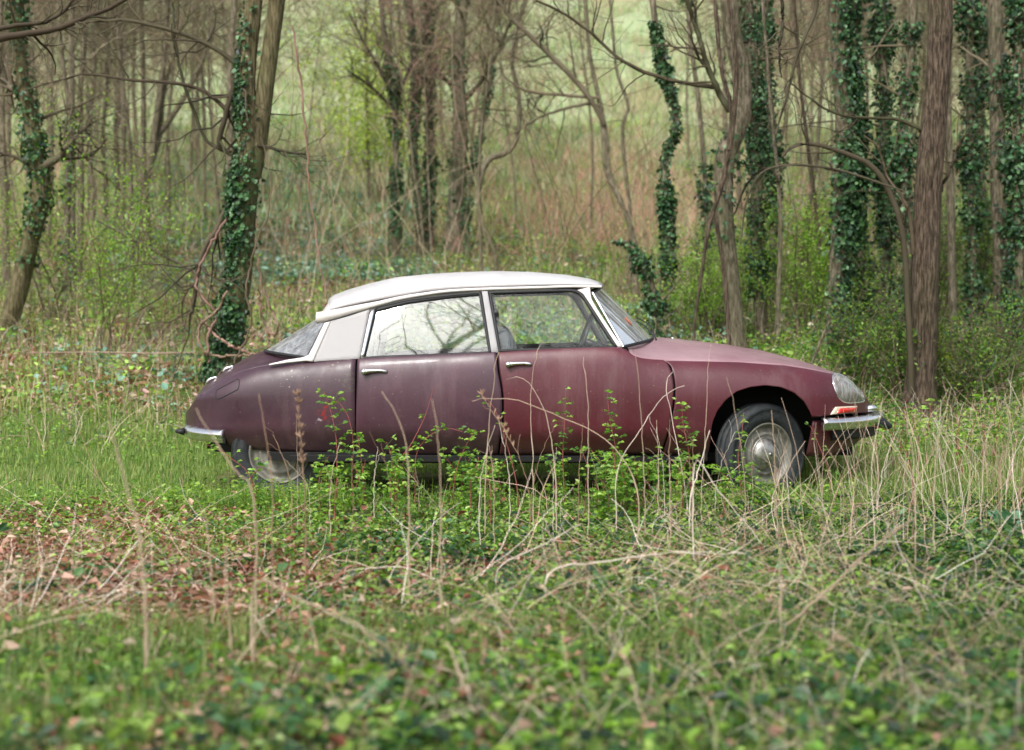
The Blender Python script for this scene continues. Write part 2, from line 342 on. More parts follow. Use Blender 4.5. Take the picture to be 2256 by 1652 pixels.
def coons(B, T, L, Rr, nu, nv, ud=None, vd=None, smooth=True):
    u = np.linspace(0, 1, nu) if ud is None else ud; v = np.linspace(0, 1, nv) if vd is None else vd
    sm = lambda c: (catmull(c, 60) if smooth and len(c) > 2 else np.asarray(c, float))
    B, T, L, Rr = [np.asarray(c, float) for c in (B, T, L, Rr)]
    L = np.vstack([B[0], L, T[0]]) if len(L) else np.vstack([B[0], T[0]]); Rr = np.vstack([B[-1], Rr, T[-1]]) if len(Rr) else np.vstack([B[-1], T[-1]])
    b, t, l, r = resamp(B, u), resamp(T, u), resamp(sm(L), v), resamp(sm(Rr), v); U = u[None, :, None]; V = v[:, None, None]
    return (1 - V) * b[None] + V * t[None] + (1 - U) * l[:, None] + U * r[:, None] - ((1 - U) * (1 - V) * b[0] + U * (1 - V) * b[-1] + (1 - U) * V * t[0] + U * V * t[-1])
def gridF(nv, nu, flip=False):
    i = np.arange(nv * nu).reshape(nv, nu); f = np.stack([i[:-1, :-1], i[:-1, 1:], i[1:, 1:], i[1:, :-1]], -1).reshape(-1, 4)
    return f[:, ::-1] if flip else f
def both(name, P, m, parent, solid=.012, only=None, sub=0):      # P (nv,nu,3) near side; mirrored onto the far side too
    out = []
    for s in ((0, 1) if only is None else only):
        Q = P.copy()
        if s: Q[..., 1] = 2 * CL - Q[..., 1]
        out.append(mesh(name, Q.reshape(-1, 3), gridF(P.shape[0], P.shape[1], bool(s)), m, parent, solid=solid, sub=sub))
    return out
def bothVF(name, V, Fc, m, parent, only=(0, 1), **k):
    out = []
    for s in only:
        Q = np.array(V, float)
        if s: Q[:, 1] = 2 * CL - Q[:, 1]; Fs = Fc[:, ::-1]
        else: Fs = Fc
        out.append(mesh(name, Q, Fs, m, parent, **k))
    return out
car = empty('car', (0, .9, 0), 'old maroon saloon with white roof and faded purple rear panels, parked among brambles', 'car')
vtop = np.sin(np.linspace(0, 1, 34) * math.pi / 2) ** 1.0
def panel(name, B, T, L, Rr, m, nu=40, w=side, ud=None, vd=vtop, gap=.0068, off=0, **k):
    B, T, L, Rr = [conv(c, w)[..., [0, 2]] if len(c) else np.zeros((0, 2)) for c in (B, T, L, Rr)]
    P = coons(B, T, L, Rr, nu, len(vd), ud, vd)
    c = P.reshape(-1, 2).mean(0)
    if gap:
        nv, n2, _ = P.shape; G = P.copy()
        G[:, 0, 0] += gap; G[:, -1, 0] -= gap; G[0, :, 1] += gap * .3; G[-1, :, 1] -= gap * .5; P = G
    Y = CL - w(P[..., 0], P[..., 1]) - off
    return both(name, np.stack([P[..., 0], Y, P[..., 1]], -1), m, car, **k)
# doors
rd_l = [(784.5, 845), (783, 906), (783, 960)]; rd_r = [(1099, 818), (1105, 852), (1108, 886), (1107, 937), (1102, 971)]
fd_r = [(1473.6, 804), (1481, 821), (1485, 843), (1486, 867), (1483, 897), (1476, 941), (1466, 972)]
topline = [p[:2] for p in Fp]
rear_doors = panel('rear_door', [(783, 1003), (940, 1004), (1098, 1003)], [(786.5, 791), (940, 783), (1095, 777)], rd_l[::-1], rd_r[::-1], M['paint_mid'], solid=.016)
front_doors = panel('front_door', [(1098, 1003), (1250, 1003), (1455, 1000)], [(1095, 777), (1180, 771.5), (1270, 767.5), (1350, 766), (1374, 767.5), (1384, 776), (1392, 783), (1410, 789.5), (1435, 793), (1462, 794.5)], rd_r[::-1], fd_r[::-1], M['paint_front'], nu=60, solid=.016)
# rear wing: built along the body down to the tail
xw = conv([(786, 791)], side)[0]
nu = 60; ux = XT + .0005 + (xw[0] - XT) * (1 - np.cos(np.linspace(0, 1, nu) * math.pi / 2)) ** 1.0
ux = XT + .0003 + (xw[0] - .006 - XT) * np.linspace(0, 1, nu) ** 1.8
bot = np.array([at(*p)[[0, 2]] for p in [(419, 941, .6), (455, 950, .3), (494, 962, .26), (502, 984, .26), (560, 992, .22), (650, 1000, .18), (783, 1003, .13)]])
zb = np.interp(ux, np.r_[XT, bot[:, 0]], np.r_[bot[0, 1], bot[:, 1]]); zt = zF(ux) - .002
Vv = vtop[:, None]; Zg = zb[None] * (1 - Vv) + zt[None] * Vv; Xg = np.broadcast_to(ux, Zg.shape)
rear_wing = both('rear_fender', np.stack([Xg, CL - side(Xg, Zg), Zg], -1), M['paint_rear'], car, solid=.012)
# front wing with its round wheel opening
xs0 = conv([(1462, 794.5)], side)[0]; tb = conv([(1460, 1001), (1500, 1002), (1559, 1001), (1563, 985), (1564, 960), (1569, 931), (1579, 906), (1598, 882), (1622, 863), (1652, 853), (1686, 849), (1720, 853), (1749, 865), (1771, 884), (1784, 906), (1789, 919)], side)[:, [0, 2]]
zlip = tb[-1, 1]
nose_b = np.array([(x, np.interp(x, [tb[-1, 0], 2.2, XN], [zlip, .575, .56])) for x in XN - .0003 - (XN - tb[-1, 0]) * np.linspace(1, 0, 26)[1:] ** 1.9])
Bc = np.vstack([tb, nose_b])
tx = np.r_[np.linspace(xs0[0] + .004, 2.0, 30), XN - .0003 - (XN - 2.0) * np.linspace(1, 0, 26)[1:] ** 1.9]; Tc = np.stack([tx, zF(tx) - .004], -1)
dB = np.r_[0, np.cumsum(np.linalg.norm(np.diff(Bc, axis=0), axis=1))]; sB = dB / dB[-1]; kn = sB[len(tb) - 1]
# parameterise so that the opening's front end lies under x = 2.0
uu = np.r_[np.linspace(0, kn, 90), kn + (1 - kn) * (1 - np.linspace(1, 0, 36)[1:] ** 1.9)]
Lc = conv(fd_r[::-1], side)[:, [0, 2]] + [.006, 0]
b_ = resamp(Bc, uu); dT = np.r_[0, np.cumsum(np.linalg.norm(np.diff(Tc, axis=0), axis=1))]; iT = dT[29]
ut = np.where(uu <= kn, uu / kn * iT / dT[-1], iT / dT[-1] + (uu - kn) / (1 - kn) * (1 - iT / dT[-1]));
tX = np.where(uu <= kn, 0, 0); t_x = np.r_[xs0[0] + .004 + (b_[-36, 0] - xs0[0]) * (np.linspace(0, 1, 90)), b_[90:, 0]]
t_x = np.minimum(t_x, XN - .0002); t_ = np.stack([t_x, zF(t_x) - .004], -1)
l_ = resamp(catmull(np.vstack([b_[0], Lc, t_[0]]), 60), vtop); Uq = uu[None, :, None]; Vq = vtop[:, None, None]
lw = np.clip(1 - np.linspace(0, 1, len(uu)) * 4, 0, 1)[None, :, None]
P = (1 - Vq) * b_[None] + Vq * t_[None]; P = P + lw * (l_[:, None] - P[:, :1])
front_wing = both('front_fender', np.stack([P[..., 0], CL - side(P[..., 0], P[..., 1]), P[..., 1]], -1), M['paint_front'], car, solid=.01)
# bonnet and boot lid: crowned skins between the two wing lines
def crown(name, x, zc, m, ex=.75, inset=.004):
    v = np.sin(np.linspace(0, 1, 24) * math.pi / 2); th = np.linspace(0, 1, 24)
    zf = zF(x); wf = side(x, zf - .004) - inset
    Y = CL - wf[None] * (1 - th[:, None]) ; Z = zf[None] - .001 + (zc - zf)[None] * np.sin(th[:, None] * math.pi / 2) ** ex
    X = np.broadcast_to(x, Z.shape); P = np.stack([X, Y, Z], -1); Q = P[::-1][1:].copy(); Q[..., 1] = 2 * CL - Q[..., 1]
    P = np.concatenate([P, Q]); return mesh(name, P.reshape(-1, 3), gridF(P.shape[0], P.shape[1]), m, car, solid=.006)
Cf = np.array([at(*p)[[0, 2]] for p in [(1441, 743, .9), (1486, 746, .9), (1586, 757.6, .9), (1669, 771, .88), (1731, 786, .85), (1794, 804.5, .8), (1835, 819, .75), (1868, 836, .75), (1893, 861, .75), (1908, 888, .8)]])
cx_, cz_ = np.r_[.7, .9, Cf[:, 0], XN], np.r_[1.04, 1.055, Cf[:, 1], Cf[-1, 1] - .04]
hx = np.r_[np.linspace(.76, 2.0, 50), XN - .0005 - (XN - 2.0) * np.linspace(1, 0, 30)[1:] ** 1.9]
crown('hood', hx, np.interp(hx, cx_, cz_), M['paint_hood'])
Cr = np.array([at(*p)[[0, 2]] for p in [(421, 906, .75), (429, 886, .8), (443, 865, .85), (463, 843, .9), (480, 831, .9), (504, 814, .9), (528, 799, .9), (552, 785, .9), (588, 771, .9)]])
bx = np.r_[XT + .0005 + .5 * np.linspace(0, 1, 24)[:-1] ** 1.9, np.linspace(XT + .5, -1.05, 24)]
crown('boot_lid', bx, np.interp(bx, np.r_[XT, Cr[:, 0], -1.0], np.r_[Cr[0, 1] - .05, Cr[:, 1], .965]), M['paint_rear'])
# dark inner shell, floor and wheel tubs
ix = np.linspace(-2.0, 1.28, 60); iz = np.linspace(.30, .93, 14)[:, None]; IX = np.broadcast_to(ix, (14, 60)); IZ = iz * np.ones_like(IX)
both('inner_shell', np.stack([IX, CL - side(IX, np.minimum(IZ, zF(IX) - .02)) + .035, np.minimum(IZ, zF(IX) - .02)], -1), M['dark'], car, solid=0)
def boxVF(c, s, bev=0):
    c = np.array(c, float); s = np.array(s, float) / 2
    V = np.array([[x, y, z] for x in (-1, 1) for y in (-1, 1) for z in (-1, 1)], float) * s + c
    return V, np.array([[0, 1, 3, 2], [4, 6, 7, 5], [0, 4, 5, 1], [2, 3, 7, 6], [0, 2, 6, 4], [1, 5, 7, 3]])
V_, F_, _ = merge([boxVF((-.1, CL, .29), (3.0, 1.36, .05)), boxVF((-.15, CL, .285), (2.6, 1.56, .035)), boxVF((1.85, CL, .33), (.9, .8, .12)), boxVF((1.25, CL, .55), (.03, 1.6, .55)), boxVF((-1.7, CL, .42), (.7, .9, .2))])
mesh('underbody', V_, F_, M['dark'], car, smooth=False)
# sills: dark strips under the doors
both('sill', conv(np.stack(np.meshgrid(np.linspace(745, 1556, 30), np.array([1020, 1012, 1001])), -1), lambda x, z: side(x, .32) - .045), M['black'], car, solid=.02)
# wheel tub behind the front opening
th = np.linspace(0, math.pi, 30); wc = at(1680, 985, .2); tubx = wc[0] + .04 + .47 * np.cos(th); tubz = .33 + .46 * np.sin(th)
tub = np.stack([np.stack([tubx, np.full(30, yy), tubz], -1) for yy in (.045, .3, .52)])
tub[..., 1] = np.maximum(tub[..., 1], CL - side(tub[..., 0], np.clip(tub[..., 2], .3, .8)) + .015)
both('wheel_tub', tub, M['dark'], car, solid=0)
tb2 = np.stack([np.stack([wc[0] + .04 + k * .47 * np.cos(th), np.full(30, .52), .33 + k * .46 * np.sin(th)], -1) for k in (1, .02)])
both('tub_wall', tb2, M['dark'], car, solid=0)
# front valance below the bumper
vx = np.r_[XN - .02 - (XN - 1.97) * np.linspace(1, 0, 30) ** 1.7]; va = (Hf(vx, xn=XN) * .93)
ztp = np.interp(vx, [1.9, XN], [.53, .55]); zbt = np.interp(vx, [1.95, 2.1, 2.3, XN], [.30, .28, .34, .44]); rows = []
for t in np.linspace(0, 1, 8): rows.append(np.stack([vx - .03 * t, CL - va * (1 - .08 * t * t), ztp * (1 - t) + zbt * t], -1))
both('front_valance', np.array(rows), M['paint_front'], car, solid=.01)

# glasshouse ------------------------------------------------------
def gpatch(name, B, T, m, nu=20, nv=12, off=0, solid=.012, L=[], Rr=[], parent=car, w=green, only=None, gap=0):
    P = coons(conv(B, w)[..., [0, 2]], conv(T, w)[..., [0, 2]], conv(L, w)[..., [0, 2]] if len(L) else [], conv(Rr, w)[..., [0, 2]] if len(Rr) else [], nu, nv)
    return both(name, np.stack([P[..., 0], CL - w(P[..., 0], P[..., 1]) - off, P[..., 1]], -1), m, parent, solid=solid, only=only)
def frame(name, loop, m, r, off=.0, parent=car, w=green, n=120, k=6, only=(0, 1)):
    loop = np.array(list(loop) + [loop[0]], float); lp = resamp(loop, np.linspace(0, 1, n)); Q = conv(lp, w); Q[:, 1] -= off
    V, Fc = tubes(Q[None], np.full((1, n), r), k); return bothVF(name, V, Fc, m, parent, only)
RW = [(800, 789), (1080, 777.5), (1058, 645), (990, 651), (900, 661), (827, 678)]
FW = [(1101, 773), (1357, 764.5), (1322, 711), (1288, 658), (1279, 647), (1266, 641), (1245, 640), (1079, 645)]
gpatch('rear_side_window', [(802, 788), (1079, 777)], [(829, 679), (900, 663), (990, 652), (1057, 646)], M['glass_rear'], 24, 14, .0, 0)
gpatch('front_side_window', [(1101, 773), (1357, 765)], [(1079, 646), (1245, 641), (1262, 642), (1277, 647), (1287, 658)], M['glass'], 30, 16, .0, 0, Rr=[(1335, 731), (1311, 694)])
frame('rear_window_seal', RW, M['black'], .013, .004); frame('front_window_seal', FW, M['black'], .013, .004)
# wide black upper edges of the side windows, as in the photo
gpatch('rear_window_header', [(826, 687), (900, 668), (990, 656), (1058, 650)], [(827, 677), (900, 660), (990, 648), (1057, 643)], M['black'], 24, 3, .006, .01)
gpatch('centre_pillar', [(1083, 777), (1098.5, 776.5)], [(1062, 643), (1074.5, 642.5)], M['ribbed'], 4, 10, .014, .016)
gpatch('rear_quarter_panel', [(692, 797), (793, 790.5)], [(727, 709), (770, 697), (815, 682)], M['ribbed'], 12, 14, .006, .016)
M['lining'] = mat('grey_cabin_lining', lin(96, 100, 100), .9)  # linings added to darken the pale inner panels seen through the glass
gpatch('quarter_lining', [(690, 798), (806, 790)], [(724, 706), (772, 690), (826, 670)], M['lining'], 12, 14, -.03, .004)
gpatch('pillar_lining', [(1084, 777), (1097, 776.5)], [(1063, 640), (1073, 640)], M['lining'], 4, 10, -.03, .004)
gpatch('quarter_panel_trim', [(794, 790.5), (801, 789.5)], [(816, 682), (827, 678)], M['chrome'], 3, 10, .012, .016)
# white trim sweeping under and up beside the back window
gpatch('rear_corner_trim', [(594, 805), (635, 799), (676, 795), (690, 797), (704, 765), (729, 709)], [(596, 802), (635, 793), (668, 788), (681, 783), (692, 762), (716, 712)], M['trim'], 40, 4, .012, .02)
gpatch('side_sill_trim', [(801, 790.5), (1080, 779), (1099, 777.5)], [(801, 788.5), (1080, 777), (1099, 775.5)], M['chrome'], 30, 2, .006, .01)
# roof
g_top = [(726, 684), (770, 673), (826, 662), (880, 652), (935, 643), (990, 637), (1045, 633.5), (1100, 631.5), (1210, 628.5), (1265, 628), (1323, 630)]
rt = [(726, 661), (731, 655), (771, 641), (826, 626), (881, 614), (954, 607), (1027, 603), (1100, 601), (1174, 603), (1247, 609), (1302, 618.6), (1323, 627)]
G = resamp(conv(g_top, green), np.linspace(0, 1, 60)); TP = resamp(np.array([at(a, b, CL) for a, b in rt]), np.linspace(0, 1, 60) ** .9)
rows = []
for th in np.linspace(0, math.pi / 2, 18):
    c, s = math.cos(th) ** .8, math.sin(th) ** .85
    x = G[:, 0] * c ** 1 + (TP[:, 0] * CL_ if False else TP[:, 0]) * (1 - c); y = G[:, 1] * c + CL * (1 - c); z = G[:, 2] + (TP[:, 2] - G[:, 2]) * s
    rows.append(np.stack([x, y, z], -1))
Pn = np.array(rows); Qf = Pn[::-1][1:].copy(); Qf[..., 1] = 2 * CL - Qf[..., 1]; PR = np.concatenate([Pn, Qf])
mesh('roof', PR.reshape(-1, 3), gridF(*PR.shape[:2]), M['roof'], car, solid=.02)
V, Fc = tubes(PR[:, 0][None] + [0.002, 0, -.006], np.full((1, PR.shape[0]), .012), 8); mesh('roof_rear_bead', V, Fc, M['trim'], car)
V, Fc = tubes(PR[:, -1][None] + [0.006, 0, -.006], np.full((1, PR.shape[0]), .011), 8); mesh('windscreen_header', V, Fc, M['chrome'], car)
# gutter rail flaring into the rear trumpet
gc = [(699, 700.5, 13), (718, 696.5, 12), (745, 690.5, 10.5), (785, 680.5, 8.5), (830, 670, 6.3), (880, 657.5, 4.8), (935, 648, 4), (990, 641, 3.6), (1064, 636.8, 3.4), (1174, 633.5, 3.2), (1265, 630.8, 3.0), (1325, 631.5, 2.6)]
Q = conv([(a, b) for a, b, _ in gc], green); rr = np.array([c for *_, c in gc]) * 9.35 / FPX
Q = catmull(np.c_[Q, rr], 60); Q[:, 1] -= .012 + Q[:, 3] * .4
ring = [(-.9, .9), (-.2, 1), (.15, .75), (.05, -.35), (-.2, -.9), (-.8, -1)]
Vr = np.array([[(q[0], q[1] + a * q[3] * .9, q[2] + b * q[3]) for a, b in [(.9, .9), (.3, 1), (-.55, .75), (-.8, -.35), (-.3, -.9), (.8, -1)]] for q in Q])
n6 = Vr.shape[1]; idx = np.arange(Vr.shape[0] * n6).reshape(-1, n6); Fr = np.stack([idx[:-1], np.roll(idx, -1, 1)[:-1], np.roll(idx, -1, 1)[1:], idx[1:]], -1).reshape(-1, 4)
Vr = Vr.reshape(-1, 3)
rails = bothVF('gutter_rail', Vr, Fr, M['trim'], car)
for s in (0, 1):                                # closed end of the rail, with its brown underside
    E = np.array([(Q[0][0], Q[0][1] + a * Q[0][3] * .9, Q[0][2] + b * Q[0][3]) for a, b in [(.9, .9), (.3, 1), (-.55, .75), (-.8, -.35), (-.3, -.9), (.8, -1)]])
    if s: E[:, 1] = 2 * CL - E[:, 1]
    mesh('gutter_end', E + [-.001, 0, 0], [list(range(6)) if s else list(range(5, -1, -1))], M['trim'], car, smooth=False, solid=.002)
# A pillar
gpatch('windscreen_pillar', [(1361, 765), (1371, 765)], [(1272, 640), (1299, 634)], M['trim'], 5, 20, .008, .02, L=[(1326, 711), (1291, 657), (1283, 647)], Rr=[(1332, 708), (1304, 662), (1301, 646)])
def screen(name, eb, et, cb, ct, wb, wt, m, nv=14, nu=31, pw=2.2, solid=0):
    rows = []
    for t in np.linspace(0, 1, nv):
        e = np.array(eb) * (1 - t) + np.array(et) * t; c = np.array(cb) * (1 - t) + np.array(ct) * t; w = wb * (1 - t) + wt * t
        a = np.linspace(-1, 1, nu); k = 1 - np.abs(a) ** pw
        rows.append(np.stack([e[0] + (c[0] - e[0]) * k, CL + a * w, e[1] + (c[1] - e[1]) * k], -1))
    P = np.array(rows); mesh(name, P.reshape(-1, 3), gridF(nv, nu, True), m, car, solid=solid); return P
eb = conv([(1372, 764)], green)[0]; et = conv([(1304, 645)], green)[0]; cb = at(1436, 745, .9); ct = at(1324, 632, .85)
WS = screen('windscreen', eb[[0, 2]], et[[0, 2]], cb[[0, 2]], ct[[0, 2]], CL - eb[1], CL - et[1], M['glass_screen'])
for k, nm in ((0, 'windscreen_base_seal'), (-1, 'windscreen_top_seal')):
    V, Fc = tubes(WS[k][None], np.full((1, WS.shape[1]), .011), 6); mesh(nm, V, Fc, M['black'], car)
for c, nm in ((0, 'windscreen_edge_trim'), (-1, 'windscreen_edge_trim')):
    V, Fc = tubes(WS[:, c][None] + [0.004, -.004 if c == 0 else .004, 0], np.full((1, WS.shape[0]), .010), 6); mesh(nm, V, Fc, M['chrome'], car)
eb = at(678, 788, .26); et = at(716, 713, .44); cb = at(590, 771, .9); ct = at(705, 700, .9)
RWn = screen('back_window', eb[[0, 2]], et[[0, 2]], cb[[0, 2]], ct[[0, 2]], CL - eb[1], CL - et[1], M['glass_screen'], pw=2.6)
V, Fc = tubes(RWn[0][None], np.full((1, RWn.shape[1]), .012), 6); mesh('back_window_seal', V, Fc, M['black'], car)
for c in (0, -1):
    V, Fc = tubes(RWn[:, c][None], np.full((1, RWn.shape[0]), .012), 6); mesh('back_window_seal', V, Fc, M['black'], car)
# panel closing the roof's rear edge down to the back window
hd = np.stack([PR[:, 0], np.stack([np.interp(np.linspace(-1, 1, PR.shape[0]), np.linspace(-1, 1, RWn.shape[1]), RWn[-1, :, i]) for i in range(3)], -1)]) - [0, 0, .01]
mesh('rear_header', hd.reshape(-1, 3), gridF(2, PR.shape[0]), M['roof'], car, solid=.008)

# overlays that sit on the skin: lamp, indicator, fuel flap, badges
def overlay(name, poly, w, m, parent, off, bulge=0, only=(0, 1), n=90, rings=8, solid=0):
    poly = np.array(poly + [poly[0]], float); lp = resamp(poly, np.linspace(0, 1, n + 1))[:-1]; c = lp.mean(0)
    P = np.array([c + r * (lp - c) for r in np.linspace(.001, 1, rings)]); Q = conv(P, w); e = 1e-3
    x, z = Q[..., 0], Q[..., 2]; gx = (w(x + e, z) - w(x - e, z)) / (2 * e); gz = (w(x, z + e) - w(x, z - e)) / (2 * e)
    N = unit(np.stack([-gx, -np.ones_like(gx), -gz], -1) * np.array([1, 1, 1])); rr = np.linspace(.001, 1, rings)[:, None, None]
    Q = Q + N * (off + bulge * (1 - rr ** 2)); Q = np.concatenate([Q, Q[:, :1]], 1)
    Q2 = Q[-1:] - np.concatenate([N, N[:, :1]], 1)[-1:] * (off + .004); Q = np.concatenate([Q, Q2])
    V, Fc = Q.reshape(-1, 3), gridF(Q.shape[0], Q.shape[1]); return bothVF(name, V, Fc, m, parent, only), Q[-2]
z3 = lambda l: [(1432.1 + .2441 * a, 716 + .2441 * b) for a, b in l]
lampo = z3([(1652, 437), (1700, 442), (1760, 470), (1830, 528), (1890, 598), (1935, 668), (1925, 688), (1880, 698), (1800, 702), (1748, 694), (1704, 662), (1672, 600), (1652, 530), (1645, 470)])
lamps, edge = overlay('headlight', lampo, side, M['reflector'], car, .002, -.0)
for k, lp in enumerate(lamps):
    _o, e2 = overlay('headlight_glass', lampo, side, M['glass_lamp'], lp, .006, .02, only=(k,))
    E = edge.copy(); E[:, 1] = E[:, 1] if k == 0 else 2 * CL - E[:, 1]
    V, Fc = tubes(E[None], np.full((1, len(E)), .006), 6); mesh('headlight_trim', V, Fc, M['chrome'], lp)
ind, _e = overlay('indicator', z3([(1668, 738), (1858, 729), (1842, 790), (1620, 807)]), side, M['cream'], car, .012, .0, n=60, rings=5)
for k, lp in enumerate(ind): overlay('indicator_lens', z3([(1697, 750), (1853, 743), (1835, 786), (1672, 797)]), side, M['amber'], lp, .017, .006, only=(k,), n=60, rings=5)
z1 = lambda l: [(374.5 + .3418 * a, 578.3 + .3418 * b) for a, b in l]
flap = z1([(303, 825), (435, 754), (450, 757), (449, 790), (440, 818), (322, 878), (304, 874), (297, 850)])
fl, fe = overlay('fuel_flap', flap, side, M['paint_rear'], rear_wing[0], .004, .002, only=(0,))
V, Fc = tubes(fe[None] + [0, -.001, 0], np.full((1, len(fe)), .0045), 5); mesh('flap_seam', V, Fc, M['black'], fl[0])
# door handles
def handle(door, px, py):
    q = conv([(px, py)], side)[0]; m0 = 1 if door is rear_doors[0] or door is front_doors[0] else -1
    for d, s in ((door[0], 1), (door[1], -1)):
        y = q[1] if s == 1 else 2 * CL - q[1]
        V1, F1 = tube1([(q[0] - .07, y - s * .012, q[2]), (q[0] - .055, y - s * .03, q[2]), (q[0] - .02, y - s * .032, q[2] + .004), (q[0] + .04, y - s * .03, q[2] + .006), (q[0] + .078, y - s * .026, q[2] + .001), (q[0] + .082, y - s * .012, q[2])], [.014, .017, .013, .011, .011, .008], 10, 24)
        V2, F2 = tube1([(q[0] - .062, y + s * .01, q[2] - .002), (q[0] - .062, y - s * .05, q[2] - .002)], [.02, .016], 14)
        V3, F3 = tube1([(q[0] + .07, y + s * .01, q[2]), (q[0] + .07, y - s * .024, q[2])], [.01, .01], 8)
        V, Fc, _ = merge([(V1, F1), (V2, F2), (V3, F3)]); mesh('handle', V, Fc, M['chrome'], d)
handle(rear_doors, 824, 818); handle(front_doors, 1141, 802)
# bumpers
def bumper(name, xa, xn_, z0, z1, hh, dep, m, front=True, inset=0, prof=None, wk=1.0, xe=None, par=car):
    s = np.linspace(0, 1, 60); pts = []
    if front: x = xn_ - (xn_ - xa) * (1 - s) ** 1.9; w = Hf(x, xn=xn_ + .0002, b=wk) + dep * .4
    else: x = xn_ + (xa - xn_) * (1 - s) ** 1.9; w = Hf(x, xt=xn_ - .0002, b=wk) + dep * .4
    w[-1] = 0; zc = z0 + (z1 - z0) * np.clip(np.abs(x - xa) / .5, 0, 1)
    path = np.stack([x, CL - w, zc], -1); far = path[::-1][1:].copy(); far[:, 1] = 2 * CL - far[:, 1]; path = np.vstack([path, far])
    T = unit(np.gradient(path, axis=0)); N = unit(np.cross(T, [[0, 0, 1]])) * (1 if front else -1)
    prof = prof or [(0, 1), (.55, .9), (.95, .5), (1, .1), (.75, -.25), (.8, -.45), (.6, -.85), (0, -1)]
    V = np.array([[p + n * a * dep + np.array([0, 0, b * hh]) for a, b in prof] for p, n in zip(path, N)])
    k = len(prof); c0 = V[:1].mean(1, keepdims=True) * np.ones((1, k, 1)); c1 = V[-1:].mean(1, keepdims=True) * np.ones((1, k, 1)); V = np.concatenate([c0, V, c1])
    i = np.arange(V.shape[0] * k).reshape(-1, k); Fc = np.stack([i[:-1], np.roll(i, -1, 1)[:-1], np.roll(i, -1, 1)[1:], i[1:]], -1).reshape(-1, 4)
    return mesh(name, V.reshape(-1, 3), Fc, m, par)
zb0 = at(1806, 934, .1)[2]; zb1 = at(1925, 925, .5)[2]
fb = bumper('front_bumper', 1.995, 2.535, zb0, zb1, .043, .055, M['chrome'], wk=.97)
bumper('bumper_underside', 2.08, 2.53, zb0 - .062, zb1 - .07, .05, .03, M['black'], wk=.93, par=fb)
V, Fc, _ = merge([tube1([(2.43, CL + s * .34, zb1 - .035), (2.50, CL + s * .34, zb1 - .03), (2.54, CL + s * .34, zb1 - .04), (2.575, CL + s * .34, zb1 - .05), (2.58, CL + s * .34, zb1 - .055)], [.05, .05, .034, .017, .005], 8, 20) for s in (-1, 1)])
mesh('bumper_horn', V[:len(V) // 2], Fc[:len(Fc) // 2], M['black'], fb); mesh('bumper_horn', V[len(V) // 2:], Fc[len(Fc) // 2:] - len(V) // 2, M['black'], fb)
for s in (-1, 1):
    q = at(1922, 899, CL - .42); V, Fc = tube1([(q[0] - .05, CL + s * .42, q[2] - .01), (q[0], CL + s * .42, q[2]), (q[0] + .03, CL + s * .42, q[2])], [.028, .024, .006], 10, 14); mesh('nose_cap', V, Fc, M['chrome'], car)
zr = at(455, 960, .25)[2]
rb = bumper('rear_bumper', -1.88, -2.235, zr, zr + .005, .046, .055, M['chrome'], front=False, wk=1.06)
V, Fc = tube1([(-2.21, CL - .42, zr + .01), (-2.268, CL - .42, zr + .012)], [.026, .010], 8); mesh('bumper_horn', V, Fc, M['black'], rb)
V, Fc = tube1([(-2.21, CL + .42, zr + .01), (-2.268, CL + .42, zr + .012)], [.026, .010], 8); mesh('bumper_horn', V, Fc, M['black'], rb)
for s in (-1, 1):
    q = at(417, 920, CL - .36); V, Fc = tube1([(q[0] + .03, CL + s * .36, q[2] - .045), (q[0] + .026, CL + s * .36, q[2] - .03), (q[0] + .026, CL + s * .36, q[2] + .01), (q[0] + .035, CL + s * .36, q[2] + .02)], [.01, .02, .02, .01], 10, 16); mesh('tail_light', V, Fc, M['red'], car)
    V, Fc = tube1([(q[0] + .04, CL + s * .38, q[2] - .08), (q[0] + .0, CL + s * .36, q[2] - .075)], [.026, .016], 8); mesh('tail_light_base', V, Fc, M['trim'], car)
# boot hinge, and a chrome nub shaped as the number plate lamp's glint
for px, py in ((462, 840), (498, 816)):
    q = at(px, py, .62); V, Fc = tube1([q + [-.02, 0, -.012], q + [0, 0, .012], q + [.05, 0, .03]], [.008, .012, .006], 8, 12); mesh('boot_hinge' if px < 480 else 'lid_glint', V, Fc, M['chrome'], car)
